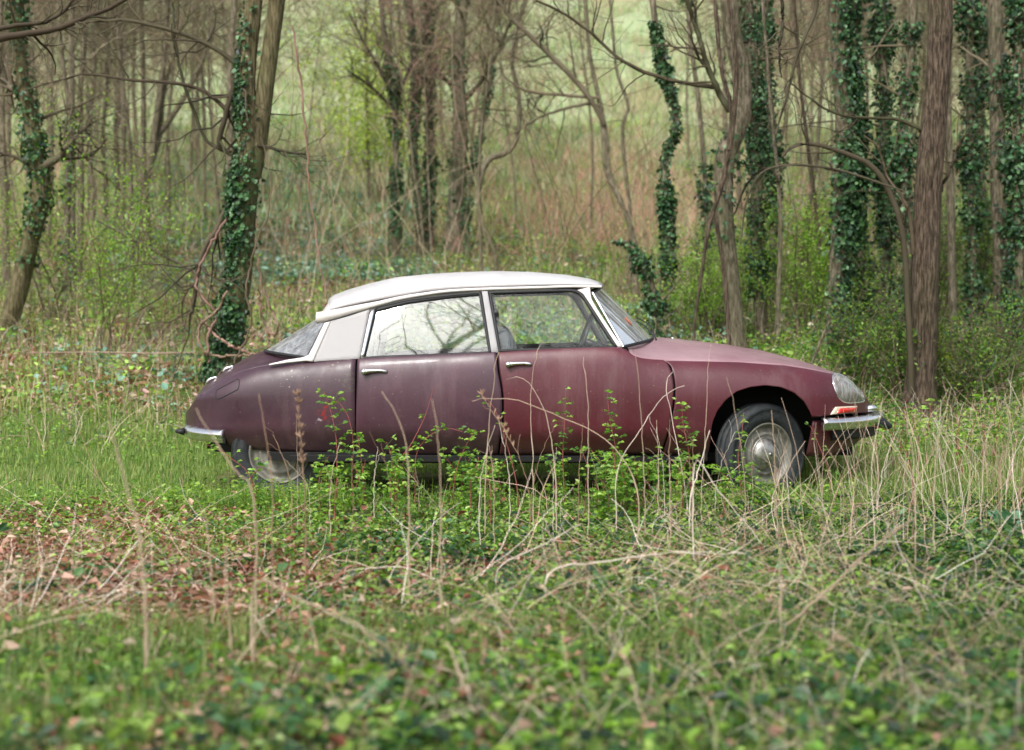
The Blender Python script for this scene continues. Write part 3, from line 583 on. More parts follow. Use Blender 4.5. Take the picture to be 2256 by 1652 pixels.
# wheels
def lathe(prof, n=56):                          # prof [(radius, outward)] about the y axis, outward = -y
    th = np.linspace(0, 2 * math.pi, n, endpoint=False); P = np.array([[(r * math.cos(t), -o, r * math.sin(t)) for t in th] for r, o in prof])
    k = len(prof); i = np.arange(k * n).reshape(k, n); Fc = np.stack([i[:-1], np.roll(i, -1, 1)[:-1], np.roll(i, -1, 1)[1:], i[1:]], -1).reshape(-1, 4); return P.reshape(-1, 3), Fc
def rot(V, a, c, flip=False):
    V = V.copy()
    if flip: V[:, 1] *= -1
    ca, sa = math.cos(a), math.sin(a); X = V[:, 0] * ca - V[:, 1] * sa; Y = V[:, 0] * sa + V[:, 1] * ca
    return np.stack([X, Y, V[:, 2]], -1) + c
def wheel(c, a, cap, flip=False):
    w = bpy.data.objects.new('wheel', None); COL.objects.link(w); w.parent = car; w.location = (c[0], c[1] - .9, c[2]); c = np.array(c)
    V, Fc = lathe([(.195, .055), (.21, .078), (.235, .088), (.262, .09), (.285, .086), (.287, .089), (.303, .082), (.318, .068), (.325, .05), (.3275, .03), (.32, .028), (.32, .022), (.328, .02), (.328, -.02), (.32, -.022), (.32, -.028), (.327, -.03), (.322, -.06), (.3, -.085), (.25, -.09), (.195, -.06)])
    mesh('tyre', rot(V, a, c, flip), Fc, M['tyre'], w)
    V, Fc = lathe([(.203, .06), (.203, .075), (.196, .078), (.188, .07), (.18, .045), (.168, .035), (.15, .04), (.138, .052), (.13, .056), (.12, .05), (.11, .048), (.001, .048)])
    mesh('rim', rot(V, a, c, flip), Fc, M['rim'], w)
    if cap:
        V, Fc = lathe([(.112, .046), (.112, .056), (.106, .06), (.102, .056), (.1, .066), (.09, .078), (.072, .09), (.05, .098), (.025, .102), (.008, .103), (.008, .107), (.001, .108)])
        mesh('hubcap', rot(V, a, c, flip), Fc, M['dull'], w)
fwc = at(1690, 1000, .10); rwc = at(616, 998, .31)
st = math.radians(29); f0 = fwc + np.array([math.sin(st) * -.07, .07, 0])
wheel((fwc[0] - .03, fwc[1] + .07, fwc[2]), st, True); wheel((fwc[0] - .03, 2 * CL - fwc[1] - .07, fwc[2]), st, True, True)
wheel((rwc[0], rwc[1] + .06, rwc[2]), 0, False); wheel((rwc[0], 2 * CL - rwc[1] - .06, rwc[2]), 0, False, True)
# interior
def soft(name, c, s, m, parent=car, tilt=0, e=3.2, n=20):   # a superellipsoid cushion
    u = np.linspace(-math.pi / 2, math.pi / 2, n); v = np.linspace(-math.pi, math.pi, n * 2 + 1); U, Vq = np.meshgrid(u, v, indexing='ij')
    f = lambda a: np.sign(a) * np.abs(a) ** (2 / e); P = np.stack([f(np.cos(U)) * f(np.cos(Vq)), f(np.cos(U)) * f(np.sin(Vq)), f(np.sin(U))], -1) * np.array(s) / 2
    ca, sa = math.cos(tilt), math.sin(tilt); P = np.stack([P[..., 0] * ca + P[..., 2] * sa, P[..., 1], -P[..., 0] * sa + P[..., 2] * ca], -1) + np.array(c)
    return mesh(name, P.reshape(-1, 3), gridF(n, 2 * n + 1), m, parent)
for s in (-1, 1):
    soft('front_seat', (.0, CL + s * .36, .82), (.17, .54, .66), M['seat'], tilt=-.28); soft('front_seat_cushion', (.28, CL + s * .36, .52), (.55, .54, .2), M['seat'])
    soft('headrest', (-.14, CL + s * .36, 1.2), (.09, .24, .15), M['seat'])
soft('rear_bench', (-.98, CL, .8), (.2, 1.2, .62), M['seat'], tilt=-.3)
V, Fc, _ = merge([boxVF((.92, CL, .90), (.30, 1.38, .12)), boxVF((.78, CL - .3, .965), (.1, .3, .09))]); mesh('dashboard', V, Fc, M['plastic'], car, smooth=False)
sc = at(1283, 744, .56); th = np.linspace(0, 2 * math.pi, 41); rs = .185
sw = mesh('steering_wheel', *tubes(np.stack([sc[0] + rs * np.sin(th) * .34, sc[1] + rs * np.cos(th), sc[2] - .02 + rs * np.sin(th) * .94], -1)[None], np.full((1, 41), .012), 8), M['plastic'], car)
mesh('steering_column', *tube1([sc + [0, 0, -.02], sc + [.07, 0, -.04], sc + [.35, 0, -.2]], [.02, .025, .03], 8), M['plastic'], sw)
mesh('mirror', *tube1([(.62, CL - .12, 1.33), (.62, CL + .12, 1.33)], [.03, .03], 8), M['plastic'], car)
# wipers, sticker
wp = WS[0];
for j in (9, 17):
    a = WS[0, j] + [.035, 0, .0]; b = WS[5, j + 5] + [.02, 0, .012]; mesh('wiper', *tube1([a, (a + b) / 2 + [.025, 0, .02], b], [.007, .005, .004], 6, 10), M['black'], car)
mesh('washer_nozzle', *tube1([at(1482, 746, .88) + [0, 0, -.01], at(1482, 746, .88) + [0, 0, .012]], [.012, .006], 8), M['chrome'], car)
p0 = WS[5, 6] + [.006, -.006, 0]; d1 = unit(WS[5, 7] - WS[5, 6]); d2 = unit(WS[6, 6] - WS[5, 6]); th = np.linspace(0, 2 * math.pi, 16, endpoint=False)
Vs = np.array([p0 + d1 * .02 * math.cos(t) + d2 * .035 * math.sin(t) for t in th]); mesh('windscreen_sticker', Vs, [list(range(16))], M['orange_sticker'], car, solid=.001)
# ------------------------------------------------------------------ palettes
P_IVY = srgbs([(34, 64, 38), (46, 82, 46), (64, 102, 62), (92, 128, 84), (50, 84, 36), (28, 52, 32)]); P_FRESH = srgbs([(112, 150, 44), (134, 168, 62), (92, 132, 48), (150, 180, 86), (78, 116, 46)])
P_HERB = srgbs([(72, 104, 42), (96, 132, 54), (58, 92, 50), (118, 146, 62), (50, 84, 56), (90, 112, 44)]); P_DEAD = srgbs([(186, 152, 138), (160, 116, 98), (206, 178, 166), (146, 102, 84), (122, 76, 64), (216, 196, 184), (178, 142, 130)])
P_GRASS = srgbs([(118, 146, 72), (98, 130, 62), (136, 160, 88), (84, 114, 58), (158, 164, 104)]); P_STRAW = srgbs([(204, 184, 162), (182, 160, 136), (218, 204, 188), (156, 128, 106), (196, 166, 148)])
P_TWIG = srgbs([(94, 85, 66), (114, 104, 82), (78, 70, 54), (134, 122, 100), (92, 90, 62)]); P_PINK = srgbs([(150, 122, 106), (162, 128, 114), (136, 114, 96), (178, 148, 132), (126, 110, 90)])
def sprinkle(n, Dr, xr=None, dens=None, bias=1.0, margin=1.25):
    """random ground points inside the view wedge between two distances; bias>1 puts more of them near"""
    n = int(n * 1.22); u = R.uniform(0, 1, n) ** bias; D = Dr[0] + (Dr[1] - Dr[0]) * u; hw = D * .3633 * margin + .5
    x = R.uniform(-1, 1, n) * hw
    if xr is not None: x = R.uniform(xr[0], xr[1], n)
    y = D - 9; k = np.ones(n, bool)
    if dens is not None: k = R.uniform(0, 1, n) < dens(x, D)
    x, y = x[k], y[k]
    return np.stack([x, y, ground(x, y)], -1)
def undercar(x, D): return (np.abs(x - .1) < 2.3) & (D > 9.15) & (D < 10.7)
def stuff(name, parts, m, label):
    V, Fc, C = merge(parts); return tag(mesh(name, V, Fc, m, col=C, smooth=False), label, kind='stuff')
def walk(P0, d0, L, m, wig, up=0.0, sag=0.0):   # batched random walks -> (n,m,3)
    n = len(P0); P = np.zeros((n, m, 3)); P[:, 0] = P0; d = unit(d0); st = (L / (m - 1))[:, None]; dr = R.normal(0, 1, (n, 3)) * wig * .5
    for i in range(1, m):
        d = unit(d + R.normal(0, wig, (n, 3)) + dr * .5 + np.array([0, 0, up - sag * i / m])); P[:, i] = P[:, i - 1] + d * st
    return P
def twigs_on(P, r, per, L, ratio, m=6, wig=.22, up=.05, t0=.25, k=3, ang=.9):
    n, mm, _ = P.shape; N = n * per; i = np.repeat(np.arange(n), per); t = R.uniform(t0, .98, N) * (mm - 1); j = np.minimum(t.astype(int), mm - 2); f = (t - j)[:, None]
    p = P[i, j] * (1 - f) + P[i, j + 1] * f; d = unit(P[i, j + 1] - P[i, j]); s = unit(np.cross(d, R.normal(0, 1, (N, 3)))); dd = d * math.cos(ang) + s * math.sin(ang)
    rr = (r[i, j] * (1 - f[:, 0]) + r[i, j + 1] * f[:, 0]) * ratio; LL = R.uniform(.4, 1, N) * L
    Q = walk(p, dd, LL, m, wig, up); rad = rr[:, None] * np.linspace(1, .3, m)[None]; return Q, rad
def limbwork(Q0, r0, L1=.7, L2=.35, n1=4, n2=3, col=None, k=4, minr=.0016, pal=P_TWIG, fine=True):
    parts = []
    def add(P, r, kk):
        V, Fc = tubes(P, np.maximum(r, minr), kk); c = np.repeat(pick(pal, len(P), .15) if col is None else np.tile(col, (len(P), 1)) * R.uniform(.85, 1.15, (len(P), 1)), P.shape[1] * kk, 0); parts.append((V, Fc, c))
    add(Q0, r0, k)
    Q1, r1 = twigs_on(Q0, r0, n1, L1, .5); add(Q1, r1, 3)
    if fine and n2:
        Q2, r2 = twigs_on(Q1, r1, n2, L2, .55, m=4); add(Q2, r2, 3)
    return parts
def ivy_on(path, rad, spans, size=.06, spread=.05, pal=P_IVY, face=None):   # spans (t0, t1, count)
    parts = []
    for t0, t1, n in spans:
        n = int(n * 1.3); spread = spread * .8; u = R.uniform(t0, t1, n * 2); u = u[R.uniform(0, 1, n * 2) < np.clip(.65 + .3 * np.sin(u * 23 + n) + .3 * np.sin(u * 61), .2, 1)][:n]; n = len(u); lump = np.clip(.7 + .3 * np.sin(u * 23 + n) + .3 * np.sin(u * 57 + n * 2), .2, 1.3); i = u * (len(path) - 1); j = np.minimum(i.astype(int), len(path) - 2); f = (i - j)[:, None]
        c = path[j] * (1 - f) + path[j + 1] * f; r = rad[j]; a = R.uniform(0, 2 * math.pi, n) if face is None else R.normal(face, .95, n); o = np.stack([np.cos(a), np.sin(a), 0 * a], -1)
        C = c + o * (r + np.abs(R.normal(0, 1, n)) * spread * lump + .008)[:, None]; U = unit(o * .5 + R.normal(0, .55, (n, 3)) + [0, 0, -.5]); N = unit(o + R.normal(0, .35, (n, 3)) + [0, 0, .5])
        s = R.uniform(.45, 1.5, n) * size * (.75 + .35 * lump)
        parts.append(leaves(C, U, N, s, s * .95, pick(pal, n, .25), .12, .1))
    return parts
TREES = []
def tree(label, pts, D=None, bark='bark', ivy=(), nb=8, bl=1.6, arms=(), group=None, name='bare_tree', cat='tree', isz=0.0456, spread=.05, b0=.35, lump=.06, n1=4, n2=3, updir=.5, pal=P_TWIG, ipal=P_IVY, flare=1.6, extra=(), face=None):
    """pts: traced (px, py, width px) from the foot upwards; arms: traced limbs (same form, from the trunk outwards)"""
    if D is None: D = hit(pts[0][0], pts[0][1])
    y = D - 9; k = D / FPX; root = None; wood = []
    def world(pp, drift=.0):
        q = np.array([at(a, b, y) for a, b, _ in pp]); r = np.array([c for *_, c in pp]) * k / 2; return q, r
    Q, r = world(pts); r = r * (.88 if pts[0][2] > 26 else .76); g = float(ground(Q[0, 0], y))
    if Q[0, 2] > g - .05: Q = np.vstack([[Q[0, 0] - (Q[1, 0] - Q[0, 0]) * .15, y, g - .15], Q]); r = np.r_[r[0] * flare, r]
    # carry the trunk on above the picture
    if Q[-1, 2] > 1.2 + .2 * D - .4:
        d = unit(Q[-1] - Q[-2]); Q = np.vstack([Q, Q[-1] + d * 1.2 + [0, .15, 0], Q[-1] + d * 2.6 + [0.1, .3, .2]]); r = np.r_[r, r[-1] * .75, r[-1] * .35]
    root = empty(name, (Q[0, 0], y, g), label, cat, group)
    L = np.sum(np.linalg.norm(np.diff(Q, axis=0), axis=1)); n = max(12, int(L / .12)); S = catmull(np.c_[Q, r], n); C, rr = S[:, :3], np.abs(S[:, 3])
    C[:, 1] += np.cumsum(R.normal(0, .006, n)); th = np.arange(14) * 2 * math.pi / 14
    V, Fc = tubes(C[None], rr[None], 14); V = V.reshape(n, 14, 3); ph = R.uniform(0, 9)
    kn = sum(R.uniform(.05, .16) * np.exp(-((np.linspace(0, 1, n)[:, None] - R.uniform(0, 1)) / .012) ** 2 - ((np.angle(np.exp(1j * (th[None] - R.uniform(0, 6.3))))) / .5) ** 2) for _ in range(9))
    w = 1 + kn + .35 * np.exp(-np.linspace(0, L, n)[:, None] / .16) * np.clip(np.sin(4 * th[None] + ph), -.2, 1) + lump * np.sin(3 * th[None] + np.linspace(0, L * 1.1, n)[:, None] + ph) + lump * .8 * np.sin(5 * th[None] - np.linspace(0, L * 2.3, n)[:, None]) + R.normal(0, lump * .25, (n, 14))
    V = C[:, None] + (V - C[:, None]) * w[..., None]; tr = [(V.reshape(-1, 3), Fc)]
    for st_ in extra:                              # further stems of the same tree
        q, r2 = world(st_); S2 = catmull(np.c_[q, r2], max(10, int(np.sum(np.linalg.norm(np.diff(q, axis=0), axis=1)) / .14))); tr.append(tubes(S2[None, :, :3], np.abs(S2[None, :, 3]), 10))
    V, Fc, _ = merge(tr); mesh('trunk', V, Fc, M[bark], root)
    parts = []
    for a in arms:
        q, r2 = world(a); S2 = catmull(np.c_[q, r2], 26); dd = np.cumsum(R.normal(0, .02, 26)); S2[:, 1] += dd
        parts += limbwork(S2[None, :, :3], np.abs(S2[None, :, 3]), 1.0, .45, max(4, int(S2[:, 3].mean() * 500)), 4, k=6, pal=pal * .55)
    if nb:
        t = R.uniform(b0, 1, nb); j = (t * (n - 1)).astype(int); az = R.uniform(0, 2 * math.pi, nb); el = R.uniform(-.1, 1, nb) * updir * 1.6
        d0 = np.stack([np.cos(az) * np.cos(el), np.sin(az) * np.cos(el) * .8, np.sin(el)], -1); LL = R.uniform(.5, 1.1, nb) * bl
        Qb = walk(C[j], d0, LL, 10, .14, .03); rb = np.clip(rr[j] * .3, .005, .028)[:, None] * np.linspace(1, .25, 10)[None]
        parts += limbwork(Qb, rb, bl * .45, bl * .22, n1, n2, k=5, pal=pal)
    if parts: V, Fc, Cc = merge(parts); mesh('crown', V, Fc, M['twig'], root, col=Cc)
    if ivy:
        V, Fc, Cc = merge(ivy_on(C, rr, ivy, isz, spread, ipal, face)); mesh('ivy', V, Fc, M['ivy'], root, col=Cc, smooth=False)
    TREES.append((root, C, rr)); return root, C, rr

# ------------------------------------------------------------------ the trees one can tell apart
tree('leaning mossy tree at the far left with a dark forked limb', [(8, 752, 44), (40, 640, 48), (68, 520, 44), (88, 430, 46), (84, 372, 44), (66, 260, 36), (48, 150, 30), (40, 0, 30)], bark='bark_green',
     ivy=[(.15, .62, 1300)], isz=0.0418, nb=5, arms=[[(92, 375, 22), (140, 338, 15), (172, 290, 8), (200, 255, 4)], [(84, 372, 12), (30, 345, 8), (-30, 330, 5)], [(60, 215, 18), (20, 190, 14), (-20, 160, 10)]])
tree('ivy covered double stemmed tree standing behind the car\'s tail', [(503, 800, 74), (518, 700, 62), (530, 590, 58), (538, 470, 58), (545, 370, 60), (551, 300, 50), (545, 200, 42), (552, 90, 40), (560, 0, 42)], D=13.6, bark='bark_green',
     ivy=[(.05, .3, 2600), (.28, .48, 900), (.48, .75, 200), (.75, 1, 60)], isz=0.0365, spread=.05, nb=6, bl=1.4, b0=.55, face=3.6,
     extra=[[(556, 390, 40), (572, 290, 40), (586, 180, 38), (600, 80, 36), (612, -20, 36), (625, -200, 30)]],
     arms=[[(512, 255, 11), (478, 222, 10), (440, 196, 9), (380, 186, 8), (300, 182, 7), (200, 167, 6), (140, 180, 4), (60, 202, 3)], [(546, 200, 12), (517, 140, 12), (470, 105, 11), (420, 82, 10), (340, 56, 9), (260, 42, 7), (180, 44, 5)],
           [(552, 60, 14), (530, 120, 13), (500, 250, 12), (484, 318, 12), (508, 336, 9)], [(520, 345, 10), (470, 320, 9), (445, 300, 8), (420, 235, 8), (395, 150, 7), (380, 60, 6), (375, 0, 5)], [(560, 320, 8), (600, 328, 7), (640, 338, 6), (676, 342, 5)],
           [(505, 430, 14), (480, 500, 13), (445, 560, 12), (428, 640, 10), (420, 690, 9)]])
tree('thin multi stemmed tree slanting on the slope left of the ivy tree', [(322, 420, 24), (338, 330, 22), (352, 230, 18), (366, 120, 15), (372, 0, 14)], D=24, nb=12, ivy=[(0, .2, 150)], extra=[[(305, 420, 16), (330, 330, 14), (390, 240, 12), (440, 150, 9), (470, 60, 7)], [(325, 380, 12), (352, 300, 10), (362, 200, 9), (395, 80, 7), (410, 0, 6)]])
for px, w, lb in ((205, 13, 'slender grey tree in the left background, left of the slanting one'), (262, 16, 'straight grey tree just left of the slanting multi stemmed tree'), (232, 12, 'narrow tree with sparse ivy between two grey stems at left')):
    tree(lb, [(px, 430, w), (px - 6, 300, w), (px + 4, 150, w * .9), (px + 1, 0, w * .8)], D=26 + px * .01, nb=12, ivy=[(.1, .8, 160)])
tree('slim tree at the left edge behind the leaning mossy tree', [(12, 500, 18), (8, 350, 17), (4, 180, 16), (2, 0, 15)], D=20, nb=9)
tree('dark trunk at the upper left with twiggy side limbs', [(148, 560, 22), (152, 400, 20), (160, 200, 17), (158, 0, 15)], D=18.5, nb=14, ivy=[(0, .4, 300)])
tree('ivy clad slender trunk with a fan of limbs, left one of the middle cluster', [(871, 500, 17), (873, 400, 18), (872, 300, 18), (870, 215, 20), (862, 150, 18), (845, 60, 14), (838, 0, 12)], D=23, nb=10, ivy=[(.05, .5, 1100)], spread=.04,
     arms=[[(868, 215, 12), (835, 150, 9), (800, 90, 7), (770, 30, 5)], [(868, 240, 10), (820, 195, 7), (770, 160, 5)], [(872, 220, 10), (905, 150, 8), (935, 70, 6), (940, 0, 5)]])
tree('tree with its lower trunk wrapped in ivy, second of the middle cluster', [(925, 470, 22), (914, 380, 20), (912, 270, 20), (915, 150, 22), (905, 40, 20), (900, 0, 20)], D=23.4, nb=12, ivy=[(.02, .55, 1000), (.6, 1, 300)], spread=.04)
tree('tallest ivy column of the middle cluster, green to the top', [(946, 450, 22), (948, 340, 24), (946, 240, 24), (944, 120, 24), (940, 0, 24)], D=23.8, nb=8, ivy=[(.02, 1, 2100)], spread=.045)
tree('thickest brown trunk of the middle cluster behind the roof', [(1003, 450, 42), (1010, 350, 40), (1014, 250, 36), (1008, 150, 32), (1015, 60, 28), (1020, 0, 26)], D=23, nb=14, ivy=[(.05, .5, 500), (.6, 1, 600)], spread=.05,
     arms=[[(1014, 230, 14), (1060, 180, 10), (1095, 120, 8), (1130, 40, 6)], [(1010, 200, 12), (960, 150, 8), (930, 90, 6)]])
tree('thin ivy wrapped stem leaning right beside the thickest middle trunk', [(1032, 425, 11), (1050, 340, 11), (1066, 250, 11), (1080, 190, 10), (1088, 140, 6)], D=22.5, nb=3, ivy=[(0, 1, 900)], isz=0.0380, spread=.03, bl=1)
tree('sinuous vine like stem curling up behind the middle of the roof', [(1090, 560, 13), (1064, 500, 14), (1054, 440, 14), (1060, 390, 15), (1078, 350, 17), (1120, 335, 15), (1142, 290, 13), (1142, 210, 13), (1128, 140, 12), (1140, 60, 10), (1160, 0, 9)], D=21, nb=7, bl=1.2, b0=.5)
tree('bowed bare tree with long arching limbs above the front window', [(1400, 560, 16), (1395, 520, 16), (1370, 450, 14), (1340, 380, 22), (1333, 300, 22), (1325, 240, 15), (1300, 120, 12), (1290, 0, 12)], D=20, nb=8, b0=.5,
     arms=[[(1331, 275, 10), (1290, 205, 12), (1240, 150, 12), (1180, 90, 11), (1120, 30, 9), (1080, -30, 8)], [(1322, 232, 6), (1290, 228, 7), (1200, 250, 6), (1130, 290, 4)], [(1318, 216, 6), (1250, 210, 7), (1160, 200, 6), (1110, 170, 4)]])
tree('wavy narrow bare tree right of the bowed one', [(1388, 470, 11), (1378, 380, 11), (1372, 280, 11), (1384, 230, 10), (1358, 150, 9), (1345, 0, 8)], D=20.5, nb=8)
tree('broken ivy smothered stump bending over behind the windscreen', [(1448, 735, 24), (1440, 660, 24), (1420, 590, 22), (1388, 540, 18), (1350, 530, 8)], D=15, nb=1, bl=.6, ivy=[(0, .95, 1100)], isz=0.0380, spread=.05)
tree('straight ivy column rising behind the windscreen', [(1480, 735, 24), (1474, 600, 24), (1468, 450, 23), (1466, 350, 20), (1492, 270, 18), (1465, 160, 17), (1445, 60, 18), (1438, 0, 18)], D=16, nb=8, ivy=[(.05, .55, 2100), (.7, 1, 900)], isz=0.0395, spread=.03, b0=.5)
tree('smooth grey brown trunk behind the bonnet entwined by a paler stem', [(1626, 790, 50), (1612, 640, 44), (1603, 540, 42), (1594, 440, 46), (1598, 350, 52), (1632, 260, 46), (1634, 170, 44), (1616, 80, 42), (1606, 0, 42)], D=14.2, bark='bark', nb=5, b0=.6, ivy=[(.2, .5, 150)],
     arms=[[(1606, 245, 17), (1575, 190, 14), (1550, 130, 12), (1530, 60, 11), (1506, 0, 10)], [(1575, 190, 12), (1500, 178, 9), (1430, 160, 9), (1370, 132, 8), (1310, 78, 7), (1240, 30, 6), (1180, 5, 5)]])
tree('pale reddish twisted stem winding up in front of the grey brown trunk', [(1530, 720, 9), (1545, 610, 10), (1562, 500, 12), (1590, 410, 14), (1606, 330, 15), (1612, 240, 13), (1590, 160, 12), (1580, 60, 12), (1575, 0, 11)], D=13.8, bark='bark_red', nb=4, bl=1.1,
     extra=[[(1606, 330, 14), (1618, 240, 12), (1622, 150, 11), (1614, 60, 11), (1606, 0, 10), (1600, -90, 10)], [(1574, 470, 10), (1590, 560, 10), (1600, 650, 10), (1606, 760, 10)]])
tree('slim trunk with a coat of ivy, right of the grey brown trunk', [(1682, 790, 34), (1672, 640, 32), (1664, 500, 30), (1668, 350, 32), (1662, 200, 34), (1652, 80, 30), (1646, 0, 30)], D=15.4, nb=8, ivy=[(.1, .9, 3600)], isz=0.0395, spread=.05)
tree('thin clean sapling behind the bonnet between two ivy trees', [(1712, 790, 13), (1716, 650, 14), (1720, 520, 13), (1716, 400, 11), (1700, 250, 10), (1690, 120, 9), (1680, 0, 8)], D=14.6, nb=9, b0=.5, arms=[[(1718, 400, 7), (1690, 370, 6), (1650, 400, 5), (1620, 470, 4)]])
tree('dark narrow ivy stem directly beside the thin clean sapling', [(1700, 600, 22), (1705, 450, 22), (1700, 300, 24), (1690, 150, 20), (1684, 0, 20)], D=17.5, nb=6, ivy=[(.1, .95, 2200)], spread=.05)
tree('stout pale trunk bearded with ivy above the wheel opening', [(1838, 800, 50), (1842, 650, 48), (1850, 520, 46), (1858, 400, 46), (1862, 280, 46), (1850, 150, 44), (1842, 40, 44), (1838, 0, 44)], D=14.6, nb=7, ivy=[(.05, .42, 3800), (.42, .68, 800), (.72, 1, 120)], isz=0.0426, spread=.085, b0=.5, face=-.3)
tree('dense ivy column just right of the stout pale trunk', [(1905, 800, 26), (1900, 600, 26), (1888, 400, 26), (1884, 200, 26), (1880, 0, 26)], D=15.6, nb=6, ivy=[(.02, 1, 5200)], isz=0.0426, spread=.07)
tree('broad ivy covered trunk halfway between the pale trunk and the furrowed trunk', [(1958, 820, 26), (1952, 600, 26), (1948, 400, 24), (1944, 200, 26), (1940, 0, 26)], D=16.4, nb=6, ivy=[(.02, 1, 4800)], isz=0.0426, spread=.075)
tree('ivy hung tree close behind the left side of the furrowed trunk', [(2000, 820, 24), (1996, 560, 24), (1990, 300, 24), (2004, 120, 24), (2010, 0, 26)], D=15, nb=5, ivy=[(.02, .55, 1600), (.6, 1, 2200)], isz=0.0426, spread=.09)
tree('big upright tree with deeply furrowed reddish brown bark beyond the headlamp', [(2028, 862, 82), (2032, 780, 74), (2036, 640, 70), (2042, 480, 68), (2050, 330, 64), (2062, 210, 60), (2068, 120, 58), (2070, 0, 58)], D=12.9, bark='bark_red', nb=3, b0=.6, lump=.045,
     arms=[[(2036, 290, 12), (1980, 262, 8), (1900, 258, 7), (1850, 250, 6), (1800, 225, 5), (1745, 180, 4)], [(2010, 560, 12), (2000, 470, 8), (1960, 400, 6), (1935, 330, 5), (1900, 300, 4)], [(2078, 420, 8), (2105, 350, 7), (2120, 300, 5)]])
tree('narrow grey tree right of the furrowed trunk', [(2104, 800, 24), (2098, 650, 24), (2094, 500, 22), (2092, 380, 20), (2086, 250, 18), (2088, 100, 14), (2090, 0, 14)], D=14.4, nb=8, b0=.5)
tree('dark ivy column two trunks right of the furrowed tree', [(2146, 800, 22), (2140, 600, 22), (2136, 400, 24), (2134, 200, 24), (2130, 0, 24)], D=16, nb=6, ivy=[(.02, 1, 3200)], isz=0.0426, spread=.07)
tree('speckled grey trunk near the right edge with ivy on one side', [(2206, 800, 38), (2204, 600, 38), (2200, 400, 38), (2196, 200, 36), (2192, 0, 36)], D=15, nb=6, ivy=[(.02, .5, 1100)], isz=0.0426, spread=.07, face=-.4)
tree('ivy tree cut by the right edge of the picture', [(2250, 820, 26), (2246, 600, 26), (2240, 400, 28), (2244, 200, 28), (2246, 0, 28)], D=14.4, nb=5, ivy=[(.02, .9, 3200)], isz=0.0441, spread=.07)
tree('shaded ivy tree between the two right hand grey trunks', [(2172, 760, 18), (2168, 520, 18), (2160, 280, 18), (2164, 0, 18)], D=17.5, nb=6, ivy=[(.02, 1, 2400)], isz=0.0441, spread=.06)
tree('crooked dark ivy stem between the straight ivy column and the grey brown trunk', [(1562, 640, 16), (1556, 480, 16), (1548, 330, 14), (1536, 200, 14), (1520, 80, 12), (1514, 0, 12)], D=19, nb=8, ivy=[(.0, .3, 500), (.6, .8, 300)])
tree('slender tree with a red tinge behind the pale trunk', [(1808, 640, 10), (1800, 480, 11), (1780, 330, 11), (1762, 180, 10), (1748, 0, 10)], D=16.8, bark='bark_red', nb=6, bl=1.2)
# low arching limbs and fallen wood, each a thing
def limb(label, pts, D, name='fallen_branch', cat='branch', pal=P_TWIG * .6, n1=5, n2=3, L1=.5, group=None):
    k = D / FPX; q = np.array([at(a, b, D - 9) for a, b, _ in pts]); S = catmull(np.c_[q, np.array([c for *_, c in pts]) * k / 2], 30); S[:, 1] += np.cumsum(R.normal(0, .012, 30))
    V, Fc, C = merge(limbwork(S[None, :, :3], np.abs(S[None, :, 3]), L1, .25, n1, n2, k=6, pal=pal)); return tag(mesh(name, V, Fc, M['twig'], col=C), label, cat, group)
limb('arched lichen spotted bough hooping over between the pale trunk and the furrowed tree', [(2008, 862, 15), (2003, 700, 14), (1996, 560, 14), (1975, 450, 14), (1930, 370, 13), (1870, 338, 12), (1800, 316, 10), (1750, 320, 8), (1725, 345, 6)], 12.7, 'arching_bough')
limb('thin pale arching twig under the lichen spotted bough', [(1990, 420, 4), (1900, 390, 6), (1830, 370, 6), (1740, 362, 6), (1680, 380, 5), (1650, 440, 4), (1640, 520, 3)], 12.5, 'arching_twig')
limb('dangling dark twig hanging from the top edge right of the grey brown trunk', [(1800, -20, 12), (1795, 30, 10), (1760, 110, 8), (1740, 190, 6), (1722, 260, 5), (1705, 320, 4)], 11.8, 'hanging_branch', n1=9)
limb('black forked twig hanging close to the dangling one', [(1720, -20, 8), (1726, 40, 8), (1716, 110, 6), (1722, 170, 4)], 11.8, 'hanging_branch', n1=7)
limb('long dark mossy bough sweeping across the upper left corner', [(-40, 92, 20), (60, 76, 16), (140, 58, 13), (200, 30, 11), (260, 2, 9), (320, -30, 8)], 11.5, 'mossy_bough', n1=12)
limb('second mossy bough above the sweeping one in the upper left corner', [(-40, 68, 12), (50, 56, 10), (110, 44, 8), (150, 10, 6), (180, -30, 6)], 11.6, 'mossy_bough', n1=9)
limb('fallen branch sloping down to the foot of the ivy tree', [(215, 485, 6), (290, 525, 9), (360, 562, 9), (430, 600, 8), (480, 650, 7)], 16, n1=6)
limb('pale fallen branch lying level behind the grass at left', [(60, 778, 3), (200, 776, 4), (340, 779, 5), (430, 776, 3)], 14.2, pal=P_STRAW * .6, n1=8)
q = np.array([at(1788, 803, 4.4), at(1808, 752, 4.4), at(1828, 705, 4.4)]); tag(mesh('leaning_stick', *tube1(q, [.014, .016, .012], 8, 10), M['bark']), 'bleached broken stick leaning behind the bonnet', 'stick')
